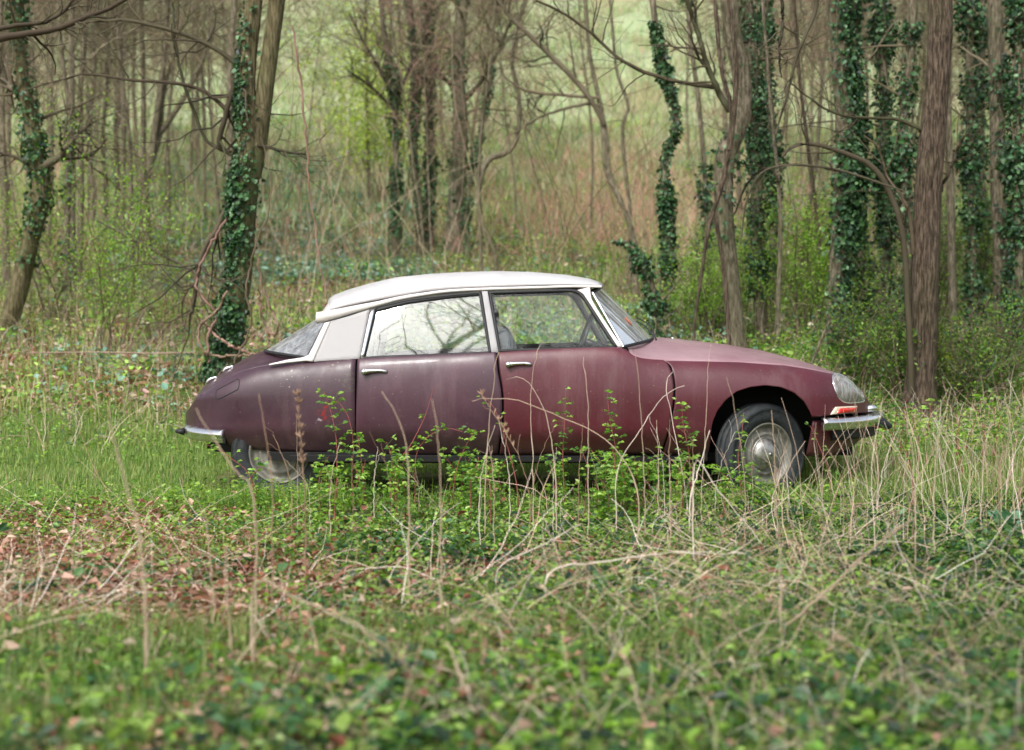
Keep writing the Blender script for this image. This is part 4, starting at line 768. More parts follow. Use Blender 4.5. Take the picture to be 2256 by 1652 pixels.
# looping vines by the ivy tree's foot
vines = [('bare vine looping out left of the ivy tree\'s foot', [(500, 640, 8), (470, 690, 8), (440, 715, 8), (433, 745, 8), (450, 775, 8), (490, 785, 8), (560, 780, 7)]),
         ('vine hanging as a loose loop right of the ivy tree', [(566, 560, 5), (580, 640, 6), (600, 690, 8), (612, 720, 9), (600, 738, 9), (578, 715, 7), (566, 640, 5)]),
         ('long pale vine curving down from the ivy tree towards the tail', [(575, 300, 5), (600, 400, 5), (592, 480, 5), (560, 560, 6), (548, 640, 6), (560, 700, 6), (540, 760, 6), (520, 800, 6)]),
         ('thin vine dropping from the upper left of the roof', [(645, 60, 7), (662, 180, 7), (672, 300, 7), (676, 400, 6), (690, 500, 6), (705, 590, 5), (718, 660, 5)]),
         ('brown vine rising beside the left of the ivy tree', [(462, 800, 9), (460, 740, 9), (470, 690, 8), (430, 640, 8), (424, 600, 8), (450, 540, 8), (490, 470, 8)]),
         ('horizontal vine crossing the base of the ivy tree', [(440, 700, 6), (470, 735, 8), (520, 765, 9), (575, 785, 9)])]
for lb, pts in vines:
    D = 13.2; q = np.array([at(a, b, D - 9) for a, b, _ in pts]); S = catmull(np.c_[q, np.array([c for *_, c in pts]) * D / FPX / 2 * .72], 40); S[:, :3] += R.normal(0, .006, (40, 3)); S[:, 1] += np.cumsum(R.normal(0, .02, 40))
    V, Fc = tubes(S[None, :, :3], np.abs(S[None, :, 3]), 6); tag(mesh('vine', V, Fc, M['twig'], col=np.tile(P_PINK[R.integers(0, 5)] * R.uniform(.6, .95), (len(V), 1))), lb, 'vine')

# ------------------------------------------------------------------ saplings on the slope: prototypes, then copies
def sapling(h, r, lean, label, group, pal=P_TWIG, nb=28):
    m = 14; P = walk(np.zeros((1, 3)), np.array([[lean, 0, 1.]]), np.array([h]), m, .05, .02); rr = r * np.linspace(1, .3, m)[None]
    root = empty('bare_sapling', (0, 0, 0), label, 'sapling', group)
    V, Fc = tubes(P, rr, 7); mesh('trunk', V, Fc, M['bark'], root)
    Q, rb = twigs_on(P, rr, nb, h * .3, .42, m=8, wig=.13, up=.05, t0=.34, ang=.8)
    V, Fc, C = merge(limbwork(Q, rb, h * .13, h * .06, 6, 4, pal=pal, minr=.0032)); mesh('crown', V, Fc, M['twig'], root, col=C); return root
SG = [('slender bare sapling', 'bare saplings on the slope'), ('crooked twiggy sapling', 'crooked saplings on the slope')]
protos = [sapling(*a) for a in [(7, .028, .05, *SG[0], P_TWIG * 1.2), (8, .038, -.08, *SG[0]), (6, .022, .12, *SG[1], P_TWIG * 1.3), (7.5, .03, -.02, *SG[0], P_TWIG * 1.3), (5, .018, -.2, *SG[1], P_PINK), (9, .05, .03, *SG[0], P_TWIG * 1.2)]]
spots = []
for _ in range(9000):
    D = R.uniform(18, 42); x = R.uniform(-1, 1) * (D * .38 + .5); px = CX + x / D * FPX
    clear = ((570 < px < 860) or (1080 < px < 1580)) and (R.uniform() < .85 or D < 24)
    if clear or any((x - a) ** 2 + (D - b) ** 2 < .9 for a, b in spots): continue
    spots.append((x, D))
    if len(spots) >= 135: break
ORD = ['first', 'second', 'third', 'fourth', 'fifth', 'sixth', 'seventh', 'eighth', 'ninth', 'tenth', 'eleventh', 'twelfth', 'thirteenth', 'fourteenth', 'fifteenth', 'sixteenth', 'seventeenth', 'eighteenth', 'nineteenth']
TENS = {2: 'twent', 3: 'thirt', 4: 'fort', 5: 'fift', 6: 'sixt'}
def ordn(i): return ORD[i] if i < 19 else (TENS[(i + 1) // 10] + 'ieth' if (i + 1) % 10 == 0 else TENS[(i + 1) // 10] + 'y-' + ORD[(i + 1) % 10 - 1])
def number(items, zones):                        # items [(px, object, text)]: counted from the left inside each zone of the picture
    cnt = {}
    for px, o, tx in sorted(items, key=lambda q: q[0]):
        z = [n for lim, n in zones if px < lim][0]; k = (tx, z); cnt[k] = cnt.get(k, -1) + 1
        o['label'] = f'{tx} {z}, {ordn(cnt[k])} from left'
sap = []
for i, (x, D) in enumerate(spots):
    p = protos[i % 6]; o = p if i < 6 else copy_tree(p); o.location = (x, D - 9, float(ground(x, D - 9)) - .05); o.rotation_euler = (0, 0, R.uniform(0, 6.28)); s = R.uniform(.75, 1.25); o.scale = (s, s, s)
    sap.append((CX + x / D * FPX, o, o['label'] + (' low on the slope' if D < 22 else ' high on the slope')))
number(sap, [(300, 'by the left edge'), (500, 'left of the ivy tree'), (725, 'above the boot'), (1080, 'above the rear roof'), (1330, 'above the front roof'), (1620, 'above the windscreen'), (1830, 'above the bonnet'), (9999, 'among the right trunks')])
# bare trees on the camera's side: they stand in the window reflection
def big_tree(loc, h, label):
    m = 16; root = empty('reflected_tree', (loc[0], loc[1], float(ground(*loc))), label, 'tree', None); P = walk(np.array([[loc[0], loc[1], float(ground(*loc)) - .1]]), np.array([[.05, 0, 1.]]), np.array([h]), m, .05, .02)
    rr = .16 * np.linspace(1, .25, m)[None]; mesh('trunk', *tubes(P, rr, 9), M['bark_green'], root); Q, rb = twigs_on(P, rr, 30, h * .36, .4, m=10, wig=.13, up=.05, t0=.2, ang=.8)
    V, Fc, C = merge(limbwork(Q, rb, h * .14, h * .07, 6, 4, col=P_TWIG[4], minr=.004)); mesh('crown', V, Fc, M['twig'], root, col=C)
big_tree((-.9, -10.6), 15, 'bare tree mirrored at the left of the rear side window'); big_tree((.2, -12.5), 17, 'bare tree mirrored at the right of the rear side window'); big_tree((-4.5, -13), 17, 'distant bare tree mirrored low in the rear side window')

# ------------------------------------------------------------------ bushes
def bush(name, label, c, rad, n, pal, size, stems=10, h=None, group=None):
    root = empty(name, c, label, 'bush', group); c = np.array(c); P0 = c + R.normal(0, .08, (stems, 3)) * [1, 1, 0]; d = rdir(stems, 55, 88)
    H = h or rad[2] * 2; Q = walk(P0, d, np.full(stems, H) * R.uniform(.7, 1.1, stems), 9, .12, .05); rr = np.full(stems, .011)[:, None] * np.linspace(1, .3, 9)
    pt_ = limbwork(Q, rr, H * .35, H * .2, 7, 4, pal=P_TWIG, minr=.002); V, Fc, C = merge(pt_); mesh('stems', V, Fc, M['twig'], root, col=C)
    tips, _ = twigs_on(Q, rr, max(1, n // stems // 6), H * .4, .4, m=6, t0=.25); tp = tips.reshape(-1, 3); tp = tp[R.integers(0, len(tp), n)] + R.normal(0, .035, (n, 3))
    s = R.uniform(.6, 1.3, n) * size; V, Fc, C = leaves(tp, rdir(n, -30, 70), rdir(n, 20, 90), s, s * .6, pick(pal, n, .2)); mesh('foliage', V, Fc, M['leaf'], root, col=C, smooth=False)
def bush_at(name, label, px, py, D, w, h, n, pal, size, **k):
    q = at(px, py, D - 9); g = float(ground(q[0], D - 9)); bush(name, label, (q[0], D - 9, g), (w, w, h / 2), n, pal, size, h=h, **k)
P_LIME = srgbs([(120, 160, 50), (136, 172, 66), (104, 142, 46), (150, 180, 84)])
bush_at('leafing_shrub', 'fresh green leafing shrub on thin dark stems left of the ivy tree', 230, 700, 15.2, .8, 2.5, 3600, P_LIME, .034, stems=7)
bush_at('leafing_shrub', 'smaller leafing shrub beside the leaning mossy tree', 120, 700, 16.5, .8, 1.9, 2200, P_LIME, .034, stems=6)
for i, (px, D, h, n, lb) in enumerate([(1560, 15.5, 1.1, 2600, 'low bright green bush behind the windscreen'), (1760, 15.2, 1.5, 4200, 'bright green bush between the sapling and the pale trunk'), (1640, 17, 1.2, 2600, 'green bush behind the entwined trunk'), (1900, 13.6, 1.1, 2200, 'leafy bush just behind the front of the bonnet'),
        (1980, 13.3, .9, 1500, 'leafy bush at the left foot of the furrowed trunk'), (2110, 13.0, .9, 1500, 'leafy bush at the right foot of the furrowed trunk'), (2200, 13.4, 1.1, 1700, 'leafy bush near the right edge behind the tall grass'), (1830, 17.5, 1.6, 3200, 'bright bush glimpsed behind the bearded pale trunk'), (2060, 16.5, 1.5, 2600, 'green bush behind the furrowed trunk'), (2160, 17, 1.6, 2600, 'green bush between the right hand grey trunks')]):
    bush_at('green_bush', lb, px, 800, D, .6, h, n, P_LIME if i in (0, 1, 2, 7) else np.concatenate([P_LIME * .8, P_HERB * 1.3, P_HERB * 1.1]), .036, stems=12)
bush_at('budding_tree', 'yellow green budding bush beyond the left end of the middle cluster', 835, 300, 30, 1.5, 4.2, 5000, srgbs([(186, 206, 96), (200, 214, 116), (166, 188, 80)]), .08, stems=12)
bush_at('yellow_leafed_bush', 'small yellow green bush right of the furrowed trunk', 2090, 800, 13.6, .3, .75, 500, srgbs([(176, 186, 60), (150, 168, 60)]), .05, stems=5)

# ------------------------------------------------------------------ ground stuff
def flat(C, n, z, col, size, asp, el=(0, 60)):
    C = C + np.c_[R.normal(0, .02, (len(C), 2)), np.abs(R.normal(0, z, len(C)))]; s = R.uniform(.55, 1.25, len(C)) * size
    return leaves(C, rdir(len(C), -15, 35), rdir(len(C), *((90 - el[1]), 90)), s, s * asp * R.uniform(.6, 1.3, len(C)), col, .38, .22)
def gz(n, Dr, h, w, col=P_GRASS, dens=None, bias=1, xr=None, lean=.45):
    C = sprinkle(n, Dr, xr, dens, bias); k = len(C); return blades(C - [0, 0, .01], R.uniform(.45, 1.2, k) * h, R.uniform(.6, 1.3, k) * w, R.uniform(.05, lean, k), pick(col, k, .2))
lw_ = lambda x, D: np.clip(.55 + .5 * wob(x, D, .8, 4) + .35 * (x < -1) , .12, 1) * np.where(undercar(x, D), .1, 1)
stuff('lawn_grass', [gz(170000, (8.3, 13.2), .06, .005, P_GRASS * 1.12, dens=lw_), gz(9000, (9.4, 13.4), .16, .005, np.concatenate([P_GRASS, P_STRAW[:2] * .8]), dens=lambda x, D: np.clip(.2 + .9 * wob(x, D, 2.2, 77), 0, 1) * ~undercar(x, D)), gz(30000, (11, 14), .11, .006, P_GRASS * 1.1, dens=lambda x, D: .5 + .4 * (x < -1))], M['grass'], 'short green grass growing round the car')
# foreground herbs
def fh(x, D): return np.clip(.72 + .7 * np.clip((x / D - .2) / .08, 0, 1) * np.clip((D - 5) / 1.5, 0, 1) + .55 * wob(x * 1.3, D, 1.3, 6) + .45 * wob(x, D, 3.6, 61) + .14 * np.clip(x, -1.5, 2.5) + .12 * np.clip((4.6 + .7 * wob(x, D, 1.7, 71) - D) / 1.3, 0, 1) - .25 * np.clip(1 - np.abs(x - .6) / 1.1, 0, 1) * ((D > 5) & (D < 8)), .03, 1)
def clump(n, Dr, h, size, pal, dens, asp=.7, bias=.8, spread=.05, per=7):
    c = sprinkle(n // per, Dr, None, dens, bias); k = len(c); C = np.repeat(c, per, 0) + np.c_[R.normal(0, spread, (k * per, 2)), R.uniform(.05, 1, k * per) * np.repeat(R.uniform(.4, 1.3, k), per) * h]
    s = R.uniform(.55, 1.4, k * per) * size; cc = np.repeat(pick(pal, k, .25), per, 0) * R.uniform(.8, 1.2, (k * per, 1))
    return leaves(C, rdir(k * per, -20, 45), rdir(k * per, 40, 90), s, s * asp, cc, .2, .12)
nearcar = lambda D: np.where(D > 8.2, .3, 1)
stuff('ground_herbs', [clump(190000, (3.0, 9.0), .085, .033, P_HERB * [1.3, 1.2, 1.35], lambda x, D: fh(x, D) * nearcar(D) * np.clip(.72 + .6 * wob(x, D, 2.3, 95) + .42 * x, .12, 1)), clump(110000, (3.0, 9.2), .10, .027, P_FRESH * [1.1, 1.08, 1.3], lambda x, D: fh(x, D) * .9 * nearcar(D) * np.clip(.85 + .5 * wob(x, D, 2.3, 95) + .2 * x, .25, 1)), clump(40000, (3.0, 8.8), .12, .042, P_IVY * 1.2, lambda x, D: np.clip(.1 + .9 * np.clip((x / D - .2) / .08, 0, 1) + .8 * wob(x, D, 1.8, 9) + .16 * x + .12 * np.clip((4.6 + .5 * wob(x, D, 2, 81) - D) / .6, 0, 1), .01, 1)),
    clump(16000, (3.0, 5.4), .10, .05, np.concatenate([P_HERB * 1.4, P_FRESH * 1.1]), lambda x, D: np.clip(.2 + .5 * np.clip((4.9 + .8 * wob(x, D, 1.9, 73) - D) / .8, 0, 1) + .7 * wob(x, D, 2.1, 19), .02, 1)),
    clump(34000, (6.9, 8.6), .12, .024, P_FRESH, lambda x, D: np.clip(.35 + .7 * wob(x * 2, D, 1.5, 12) + .2 * (np.abs(x - .1) < 2), 0, 1)), clump(110000, (10.8, 14.8), .26, .032, np.concatenate([P_HERB * 1.6, P_FRESH * 1.1]), lambda x, D: np.clip(.5 + .25 * x + .4 * wob(x, D, 1.2, 3), .1, 1))], M['leaf'], 'mixed low green herbs and bramble leaves covering the ground')
# dead leaves
lit = lambda x, D: np.clip(.55 - .42 * x + .6 * wob(x, D, 1.2, 8), .12, 1) * np.where(D < 4.7, .55, 1) * np.clip((8.9 - D) / .6, .04, 1)
sl_ = lambda x, D: np.clip(.35 - .14 * x + .45 * wob(x, D, .8, 5), .04, 1) * np.where((D > 24) & (x > -4), .3, 1)
LT = lambda n, Dr, dn, h, pal, sz: (lambda C: flat(C, 0, h, pick(pal, len(C), .22), sz, .62))(sprinkle(n, Dr, None, dn, .8))
stuff('leaf_litter', [LT(90000, (3.0, 9.0), lit, .03, P_DEAD * [.84, .78, .7], .042), LT(9000, (3.0, 8.6), lit, .05, P_DEAD * [.92, .86, .78], .05), LT(95000, (13.2, 28), sl_, .03, P_DEAD, .085)], M['dead'], 'pinkish brown fallen leaves on the ground')
# ivy carpet on the bank
P_CARPET = srgbs([(98, 134, 116), (116, 150, 130), (78, 114, 90), (142, 168, 150)])
stuff('ivy_carpet', [clump(210000, (13.4, 42), .2, .08, P_CARPET * [1.05, 1.15, 1.2], lambda x, D: np.clip(-.02 + .6 * wob(x * .6, D * .5, .9, 7) + .75 * ((x / D < -.06) & (x / D > -.29) & (D > 20) & (D < 38)) + .25 * (D < 16) * (x < -2), .015, 1), spread=.12)], M['ivy'], 'bluish green ivy carpeting the bank')
stuff('bank_herbs', [clump(300000, (13.0, 46), .22, .06, np.concatenate([P_HERB * 2.2, P_FRESH * 1.5, P_GRASS * 1.8, P_STRAW[:3], P_CARPET * 1.3]), lambda x, D: np.clip(.5 + .6 * wob(x * .8, D * .8, .8, 15) + .3 * (x / D > .12), .1, 1), spread=.1), gz(110000, (12.8, 42), .28, .012, np.concatenate([P_GRASS * 1.4, P_STRAW[:2]]), lambda x, D: np.clip(.5 + .5 * wob(x, D, .7, 16), .1, 1))], M['leaf'], 'patchy green undergrowth on the bank behind the car')  # palettes brightened: the pale veil over the slope is in the leaf colours
# dry stems: lying and standing straw
def stems(C, L, el, r, pal, m=5, wig=.1, sag=0.0, up=0.0):
    n = len(C); P = walk(C, rdir(n, *el), R.uniform(.4, 1.3, n) * L, m, wig, up, sag); V, Fc = tubes(P, (R.uniform(.6, 1.3, n) * r)[:, None] * np.linspace(1, .5, m)[None], 3); return V, Fc, np.repeat(pick(pal, n, .2), m * 3, 0)
st1 = lambda x, D: np.clip(.02 + .7 * np.exp(-((x - .9) / 1.0) ** 2 - ((D - 6.9) / 1.2) ** 2) + .15 * np.clip(x + 1, 0, 2.5) + .6 * wob(x, D, 1.1, 21), .05, 1) * np.clip((9.0 - D) / .5, .1, 1)
stuff('dry_stems', [stems(sprinkle(13000, (3.4, 9.2), None, st1) + [0, 0, .04], .26, (-4, 34), .0013, P_STRAW * 1.2, wig=.16), stems(sprinkle(1000, (4.6, 8.7), None, st1) + [0, 0, .07], .6, (-4, 40), .0016, P_STRAW * 1.25, m=9, wig=.13), stems(sprinkle(2600, (3.4, 8.9), None, st1), .32, (25, 88), .0014, P_STRAW * 1.15, m=6, wig=.2, sag=.3), stems(sprinkle(800, (6.2, 11.2), None, lambda x, D: (x / D > .19) * np.where(D > 8.6, x > 2.3, 1)), .62, (55, 89), .0018, P_STRAW, m=7, wig=.12, sag=.15),
    stems(sprinkle(3600, (11.6, 17), None, lambda x, D: np.clip(.6 + .4 * wob(x, D, 1, 22), 0, 1)), .5, (40, 89), .0024, P_STRAW * .85, m=6, wig=.2, sag=.25), stems(sprinkle(2600, (10.9, 14), None, lambda x, D: (x > 1.2) * 1.), .5, (35, 88), .0022, P_STRAW, m=6, wig=.2, sag=.3)], M['straw'], 'tangle of dry straw coloured stems')
bz = lambda x, D: np.clip(.12 + .45 * wob(x * .5, D * .4, .8, 31) + .5 * np.exp(-((x / D - .07) / .07) ** 2) * (D > 22) + .45 * np.exp(-((x / D + .12) / .04) ** 2) * (D > 25), .03, 1)
stuff('brushwood', [stems(sprinkle(2800, (17, 40), None, lambda x, D: np.clip(.55 + .5 * wob(x * .6, D * .4, .9, 35), .1, 1)), 3.6, (58, 88), .0045, P_TWIG * 1.6, m=9, wig=.15), stems(sprinkle(15000, (22, 44), None, lambda x, D: bz(x, D) * np.where((x / D < -.06) & (x / D > -.29), .25, 1)), 1.15, (40, 88), .0042, P_PINK * [1.6, 1.25, 1.3], m=6, wig=.2), stems(sprinkle(10000, (14.5, 26), None, lambda x, D: np.clip(.5 + .4 * wob(x, D, .9, 33), .05, 1)), .8, (35, 88), .0035, P_TWIG, m=7, wig=.26)], M['twig'], 'pinkish brown leafless brushwood massed on the slope')
# meadow texture; distance haze is put into its pale colours
stuff('meadow_grass', [gz(110000, (26, 95), .45, .05, srgbs([(162, 180, 140), (150, 172, 124), (176, 180, 148), (176, 154, 138), (140, 162, 114)]), lambda x, D: np.clip(.8 + .3 * wob(x * .3, D * .2, .8, 41), .1, 1), .8)], M['grass'], 'pale meadow grass on the far hillside')
# long blades in the near foreground
stuff('tall_grass', [gz(16000, (3.0, 5.2), .2, .006, P_GRASS * .9, lambda x, D: np.clip(.1 + .8 * wob(x, D, 1.6, 51) + .7 * (x < -.9), .02, 1), .7, lean=1.0), gz(30000, (3.0, 8.8), .16, .004, np.concatenate([P_GRASS, P_GRASS * 1.1, P_STRAW[:2]]), lambda x, D: np.clip(.25 + .8 * wob(x, D, 2.6, 53), 0, 1), 1, lean=1.0), gz(6000, (8.8, 12.6), .34, .004, P_STRAW, lambda x, D: (x > 2.4) * .8, 1, lean=.8), gz(30000, (8.2, 12.6), .28, .006, P_GRASS * 1.1, lambda x, D: (x > 2.0) * .8, 1, lean=.8)], M['grass'], 'long arching grass blades, green and straw coloured')
wt = lambda x, D: np.clip(1.35 - np.minimum(np.abs(x - 1.62), np.abs(x + 1.5)) * 1.6, .1, 1) * .9
stuff('sill_grass', [clump(26000, (8.1, 8.97), .17, .026, P_FRESH, lambda x, D: np.clip(wt(x, D) + .5 * wob(x * 2, D, 1.6, 91), 0, 1), spread=.04), gz(20000, (8.3, 9.0), .2, .004, np.concatenate([P_GRASS * 1.2, P_FRESH]), wt, 1, lean=.9), gz(1500, (8.3, 9.0), .2, .003, P_STRAW, wt, 1, lean=1.0)], M['grass'], 'unmown grass and weeds growing up round the car wheels')

# ------------------------------------------------------------------ shoots and stalks one can tell apart
SH = []
ZN = [(700, 'before the rear wheel'), (786, 'before the rear fender'), (1095, 'before the rear door'), (1465, 'before the front door'), (1570, 'before the front fender'), (1790, 'before the front wheel'), (1920, 'under the front bumper'), (2080, 'right of the bumper'), (9999, 'by the right edge')]
def shoot(label, pts, D, lv=26, size=.028, w=3.0, group=None, pal=P_FRESH, red=True):
    """bramble shoot: a traced reddish stem with serrate leaflets in threes"""
    y = D - 9; q = np.array([at(a, b, y) for a, b in pts]); g = float(ground(q[0, 0], y)); q = np.vstack([[q[0, 0], y, g - .02], q]) if q[0, 2] > g else q
    S = catmull(q, 24); S[:, 1] += np.cumsum(R.normal(0, .006, 24)); r = w * D / FPX / 2 * np.linspace(1, .4, 24)
    root = empty('bramble_shoot', (q[0, 0], y, g), label, 'plant', group); V, Fc = tubes(S[None], r[None], 5); c = srgbs([(150, 84, 80)])[0] if red else P_HERB[1]
    mesh('stem', V, Fc, M['twig'], root, col=np.tile(c, (len(V), 1)))
    k = lv; t = R.uniform(.12, 1, k) * 23; j = np.minimum(t.astype(int), 22); B = S[j] + (S[j + 1] - S[j]) * (t - j)[:, None]; d = rdir(k, 0, 50); st_ = R.uniform(.02, .06, k)[:, None]
    T = B + d * st_; V1, F1 = tubes(np.stack([B, (B + T) / 2, T], 1), np.full((k, 3), .0008), 3); C1 = np.tile(P_FRESH[2], (len(V1), 1))
    C = np.repeat(T, 3, 0); sd_ = unit(np.cross(d, [0, 0, 1.])); U = np.stack([d, d * .3 + sd_, d * .3 - sd_], 1).reshape(-1, 3) + R.normal(0, .15, (3 * k, 3)); s = np.repeat(R.uniform(.7, 1.3, k), 3) * size
    N = unit(np.tile([0, -.25, 1.], (3 * k, 1)) + R.normal(0, .4, (3 * k, 3))); L = leaves(C, U, N, s, s * .72, np.repeat(pick(pal * 1.1, k, .18), 3, 0), .25, .14)
    V, Fc, Cc = merge([(V1, F1, C1), L]); mesh('leaves', V, Fc, M['leaf'], root, col=Cc, smooth=False)
    if group: SH.append((pts[0][0], root, label))
shoot('tall bramble shoot with pale leaves in front of the rear fender', [(742, 1000), (735, 940), (722, 890), (710, 862)], 8.4, 34)
shoot('bramble shoot leaning right beside the rear door\'s leading gap', [(775, 1040), (778, 980), (768, 920), (745, 885), (724, 880)], 8.4, 30)
shoot('short bramble shoot before the bottom corner of the rear door', [(800, 1060), (795, 1000), (790, 960)], 8.3, 24)
shoot('arching reddish bramble reaching up the rear door', [(870, 1035), (905, 980), (935, 920), (948, 880), (957, 850)], 8.3, 6, .018)
shoot('curved bramble spray in front of the rear door', [(915, 1060), (918, 1000), (945, 960), (985, 942), (1020, 950)], 8.3, 40)
shoot('leafy bramble clump below the door handle of the rear door', [(860, 1070), (862, 1010), (850, 975)], 8.2, 34)
shoot('leafy bramble under the gap between the doors', [(1000, 1075), (1010, 1020), (1030, 975), (1048, 945)], 8.2, 42)
shoot('red stemmed bramble with small leaves at the centre gap', [(1140, 1080), (1120, 990), (1090, 900), (1060, 868)], 8.0, 10, .02)
shoot('upright leafy shoot at the middle of the front door', [(1242, 1065), (1240, 1000), (1244, 930), (1246, 860)], 8.2, 46, .025)
shoot('upright leafy shoot towards the front of the front door', [(1352, 1060), (1356, 990), (1344, 930), (1338, 876)], 8.2, 40, .025)
shoot('leafy shoot over the gap between front door and front fender', [(1520, 1070), (1518, 1000), (1506, 940), (1502, 892)], 8.2, 50, .027)
shoot('leafy shoot climbing in front of the front tyre', [(1632, 1080), (1626, 1010), (1634, 960), (1640, 908)], 8.3, 44, .024)
shoot('small bramble beside the front bumper', [(1830, 1050), (1815, 1000), (1800, 960), (1790, 940)], 8.6, 12, .026)
shoot('bramble spray hanging over the tip of the front bumper', [(2010, 1040), (1990, 985), (1960, 950), (1925, 940)], 8.3, 22, .026)
shoot('low bramble spray below the rear bumper', [(560, 1090), (545, 1040), (500, 1000), (455, 978)], 8.4, 16, .024)
for i in range(44):
    px = R.choice([R.uniform(690, 1160), R.uniform(1330, 1530), R.uniform(560, 1700)]); h = R.uniform(22, 75); shoot(('taller' if h > 48 else 'short') + ' leafy bramble', [(px, 1082), (px + R.uniform(-12, 12), 1070 - h * .5), (px + R.uniform(-30, 30), 1062 - h)], R.uniform(7.7, 8.5), int(R.uniform(24, 46)), .027, group='low brambles along the sills')
for i in range(16):
    px = R.uniform(1800, 2240); shoot('low bramble in the tall grass', [(px, 1040), (px + R.uniform(-12, 12), 985), (px + R.uniform(-40, 40), 930 - R.uniform(0, 60))], R.uniform(9.5, 11.5), 22, .032, group='brambles right of the car')
def stalk(label, pts, D, w=3.0, pal=0, head=0, group=None, forks=0):
    y = D - 9; q = np.array([at(a, b, y) for a, b in pts]); g = float(ground(q[0, 0], y))
    if q[0, 2] > g: q = np.vstack([[q[0, 0], y, g - .02], q])
    S = catmull(q, 24); S[:, 1] += np.cumsum(R.normal(0, .004, 24)); r = w * .74 * D / FPX / 2 * np.linspace(1, .4, 24) * (1 + .5 * (R.uniform(0, 1, 24) > .86)); S += R.normal(0, .0022, S.shape); parts = [(*tubes(S[None], r[None], 5),)]
    if forks: Q, rr = twigs_on(S[None], r[None], forks, .14, .6, m=5, t0=.55, ang=.5); parts.append(tubes(Q, np.maximum(rr, .0008), 3))
    if head:
        k = head; j = R.integers(15, 24, k); d = unit(rdir(k, 30, 80)); B = S[j]; parts.append(tubes(np.stack([B, B + d * .02, B + d * .035], 1), np.tile([.001, .004, .001], (k, 1)), 4))
    V, Fc, _ = merge(parts); o = tag(mesh('dry_stalk', V, Fc, M['straw'], col=np.tile(P_STRAW[pal] * R.uniform(.85, 1.1), (len(V), 1))), label, 'stalk', group)
    if group: SH.append((pts[0][0], o, label))
    return o
stalk('pale straight stalk standing before the gap between the two doors', [(1069, 1075), (1076, 952), (1090, 811), (1098, 777)], 7.2, 4.5, 1)
stalk('slightly curved stalk in front of the front door handle', [(1175, 1060), (1169, 869), (1183, 777), (1192, 757)], 7.5, 3)
stalk('upright stalk under the windscreen base', [(1420, 1080), (1412, 910), (1404, 820), (1401, 773)], 7.2, 4, 1)
stalk('fine stalk crossing the middle of the front door', [(1296, 1060), (1293, 869), (1283, 786)], 7.2, 3.5)
stalk('nodding stalk arching over by the front door handle', [(1225, 1080), (1212, 952), (1183, 869), (1150, 832), (1117, 836)], 7.3, 4.2)
stalk('long bowed stalk sweeping diagonally over the front door', [(1403, 1075), (1337, 972), (1246, 923), (1150, 885), (1071, 877), (1040, 885)], 7.0, 4.5, 1)
stalk('whitish bent stalk before the front door\'s leading gap', [(1511, 1085), (1486, 952), (1470, 870), (1470, 835), (1482, 819)], 7.8, 4, 2)
stalk('hair thin stalk in front of the bonnet seam', [(1546, 1075), (1555, 910), (1559, 811), (1563, 757)], 7.5, 2.4)
stalk('stalk leaning right across the front door', [(1360, 1040), (1412, 943), (1461, 873), (1507, 850)], 7.4, 3.5, 2)
stalk('stalk standing in front of the hubcap', [(1712, 1120), (1707, 1000), (1702, 905)], 7.0, 5, 1)
stalk('faint stalk before the front wheel opening', [(1640, 1080), (1622, 923), (1599, 827)], 6.8, 3.5, 1)
stalk('stout pale stalk leaning over the front sill', [(1520, 1102), (1540, 1027), (1562, 950)], 7.2, 6, 2)
stalk('blurred brown stalk in front of the rear wheel', [(600, 1060), (590, 990), (575, 900), (571, 865)], 5.6, 6, 3)
stalk('feathery seed head before the rear fender', [(672, 1110), (664, 1000), (658, 920), (656, 872)], 6.2, 5, 3, 60)
stalk('feathery brown stalk arching before the rear door', [(900, 1060), (893, 980), (868, 905), (838, 862)], 5.8, 6, 1)
stalk('blurred stalk before the middle of the rear door', [(970, 1060), (962, 950), (952, 880)], 5.4, 5, 1)
stalk('red brown stalk with buds right of the centre gap', [(1165, 1085), (1140, 1000), (1100, 930), (1062, 870)], 7.2, 3.2, 3, 30, forks=5)
stalk('wide blurred yellow stalk at left in front of the lawn', [(318, 1260), (290, 1120), (262, 1010), (240, 930)], 4.2, 11, 1)
stalk('blurred pale stalk leaning before the rear bumper', [(560, 1100), (520, 1040), (470, 960), (430, 900)], 5.0, 7, 1)
stalk('blurred upright stalk at lower left', [(512, 1500), (508, 1400), (500, 1290), (498, 1200)], 4.6, 9, 1)
stalk('second blurred upright stalk at lower left, taller and thinner', [(468, 1340), (462, 1240), (455, 1170), (450, 1120)], 5.0, 7, 1)
stalk('broad blurred diagonal stalk lying across the lower left', [(560, 1290), (660, 1320), (760, 1360), (860, 1420)], 4.4, 10, 1)
stalk('thick blurred stem rising at the bottom centre', [(1060, 1650), (1040, 1560), (1010, 1480), (985, 1420)], 4.0, 14, 0)
stalk('long blurred stem leaning right in the right foreground', [(1690, 1420), (1800, 1320), (1910, 1220), (2010, 1140)], 5.0, 11, 1)
stalk('tall straight dry stem at right, rising past the bumper tip', [(2012, 1340), (2016, 1240), (2018, 1130), (2010, 1030)], 6.2, 5, 1)
stalk('blurred pale upright in the right foreground', [(1722, 1480), (1722, 1380), (1720, 1260), (1714, 1150)], 5.0, 8, 0)
stalk('crossing pale stem running down right from the front wheel', [(1530, 1020), (1580, 1080), (1640, 1150), (1690, 1215)], 6.6, 5, 2)
stalk('long low stem lying across the centre foreground', [(1210, 1260), (1340, 1235), (1480, 1215), (1640, 1218)], 5.6, 6, 2)
stalk('stem lying slantwise left of the centre foreground', [(1100, 1250), (1190, 1200), (1280, 1150)], 6.0, 6, 2)
stalk('dark short stub standing in the centre foreground', [(1245, 1430), (1240, 1370), (1228, 1330)], 4.9, 14, 3)
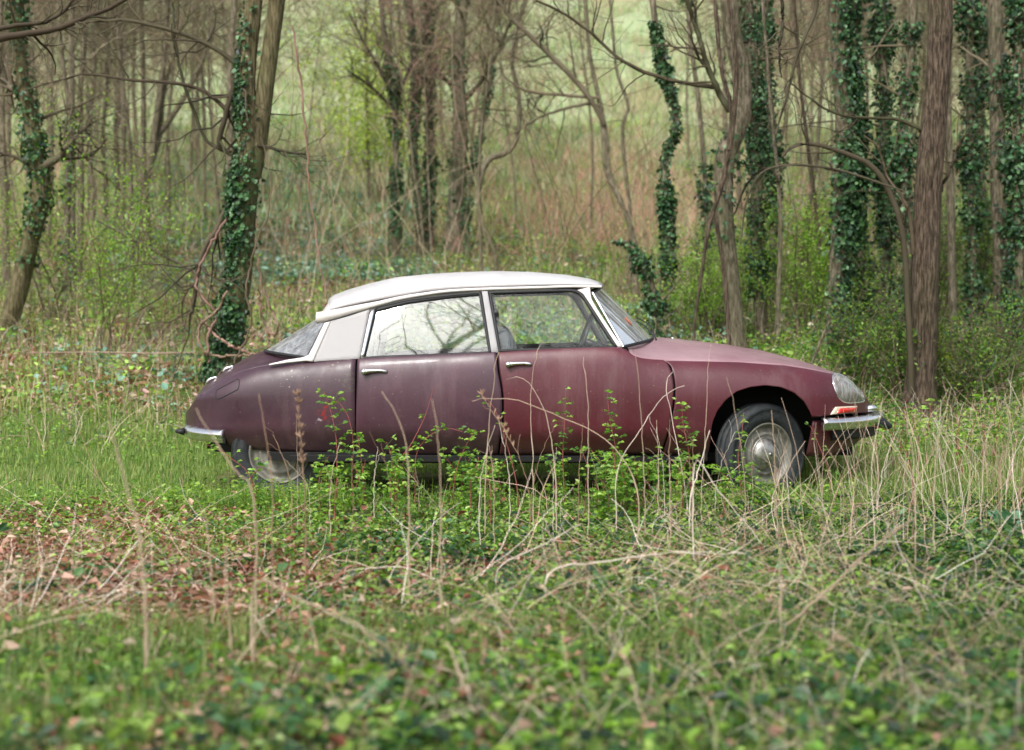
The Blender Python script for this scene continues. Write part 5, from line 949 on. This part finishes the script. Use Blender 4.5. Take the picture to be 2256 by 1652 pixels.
for i in range(24):
    px = R.uniform(560, 1760); D = R.uniform(6.6, 8.2); h = R.uniform(60, 190); b = 1090; a = R.uniform(-55, 55); stalk(('tall' if h > 125 else 'short') + (' left leaning' if a < 0 else ' right leaning') + ' thin dry stalk', [(px, b), (px + a * .3, b - h * .5), (px + a, b - h)], D, R.uniform(1.8, 3.4), int(R.integers(0, 5)), group='dry stalks before the car', forks=int(R.integers(0, 4)))
for i in range(38):
    px = R.uniform(1780, 2250); D = R.uniform(6.5, 10.5); h = R.uniform(80, 230); b = R.uniform(1060, 1180); a = R.uniform(-60, 60); stalk(('tall' if h > 155 else 'short') + (' left leaning' if a < 0 else ' right leaning') + ' dry stalk', [(px, b), (px + a * .3, b - h * .5), (px + a, b - h)], D, R.uniform(2, 3.6), int(R.integers(0, 5)), group='dry stalks right of the car', forks=int(R.integers(0, 4)))
number(SH, ZN)
# broad leaved plants at the right
def dock(label, px, py, D, n, size, pal):
    q = at(px, py, D - 9); g = float(ground(q[0], D - 9)); root = q * [1, 1, 0] + [0, 0, g]; U = rdir(n, 15, 75); C = np.tile(root, (n, 1)) + R.normal(0, .006, (n, 3)) * [1, 1, 0]; s = R.uniform(.6, 1.2, n) * size
    parts = []
    for i in range(n):                             # each leaf a curved wavy strip
        m = 8; t = np.linspace(0, 1, m); d = U[i]; S = unit(np.cross(d, [0, 0, 1.])); c = C[i] + d * (t * s[i])[:, None] + np.array([0, 0, -1.]) * (t ** 2 * s[i] * .35)[:, None]; w = np.sin(np.clip(t * .9 + .12, 0, 1) * math.pi) ** .7 * s[i] * .2
        up = np.cross(S, d); V = np.stack([c - S * w[:, None] + up * (w * .35 + .008 * np.sin(t * 19 + i))[:, None], c, c + S * w[:, None] + up * (w * .35 + .008 * np.sin(t * 23 + i))[:, None]], 1).reshape(-1, 3); parts.append((V, gridF(m, 3), np.tile(pick(pal, 1, .15), (len(V), 1))))
    V, Fc, Cc = merge(parts); tag(mesh('broad_leaved_plant', V, Fc, M['ivy'], col=Cc), label, 'plant')
PD = srgbs([(84, 138, 100), (104, 154, 116), (64, 116, 80)])
dock('large bluish leaved plant at the right edge among dry stalks', 2215, 1150, 7.6, 34, .25, PD); dock('bluish leaved plant just left of the largest one', 2120, 1180, 7.4, 26, .2, PD); dock('low broad leaved plant in front of the two bluish ones', 2060, 1230, 6.8, 20, .15, PD); dock('out of focus bluish plant at bottom centre', 840, 1620, 3.9, 7, .1, PD)
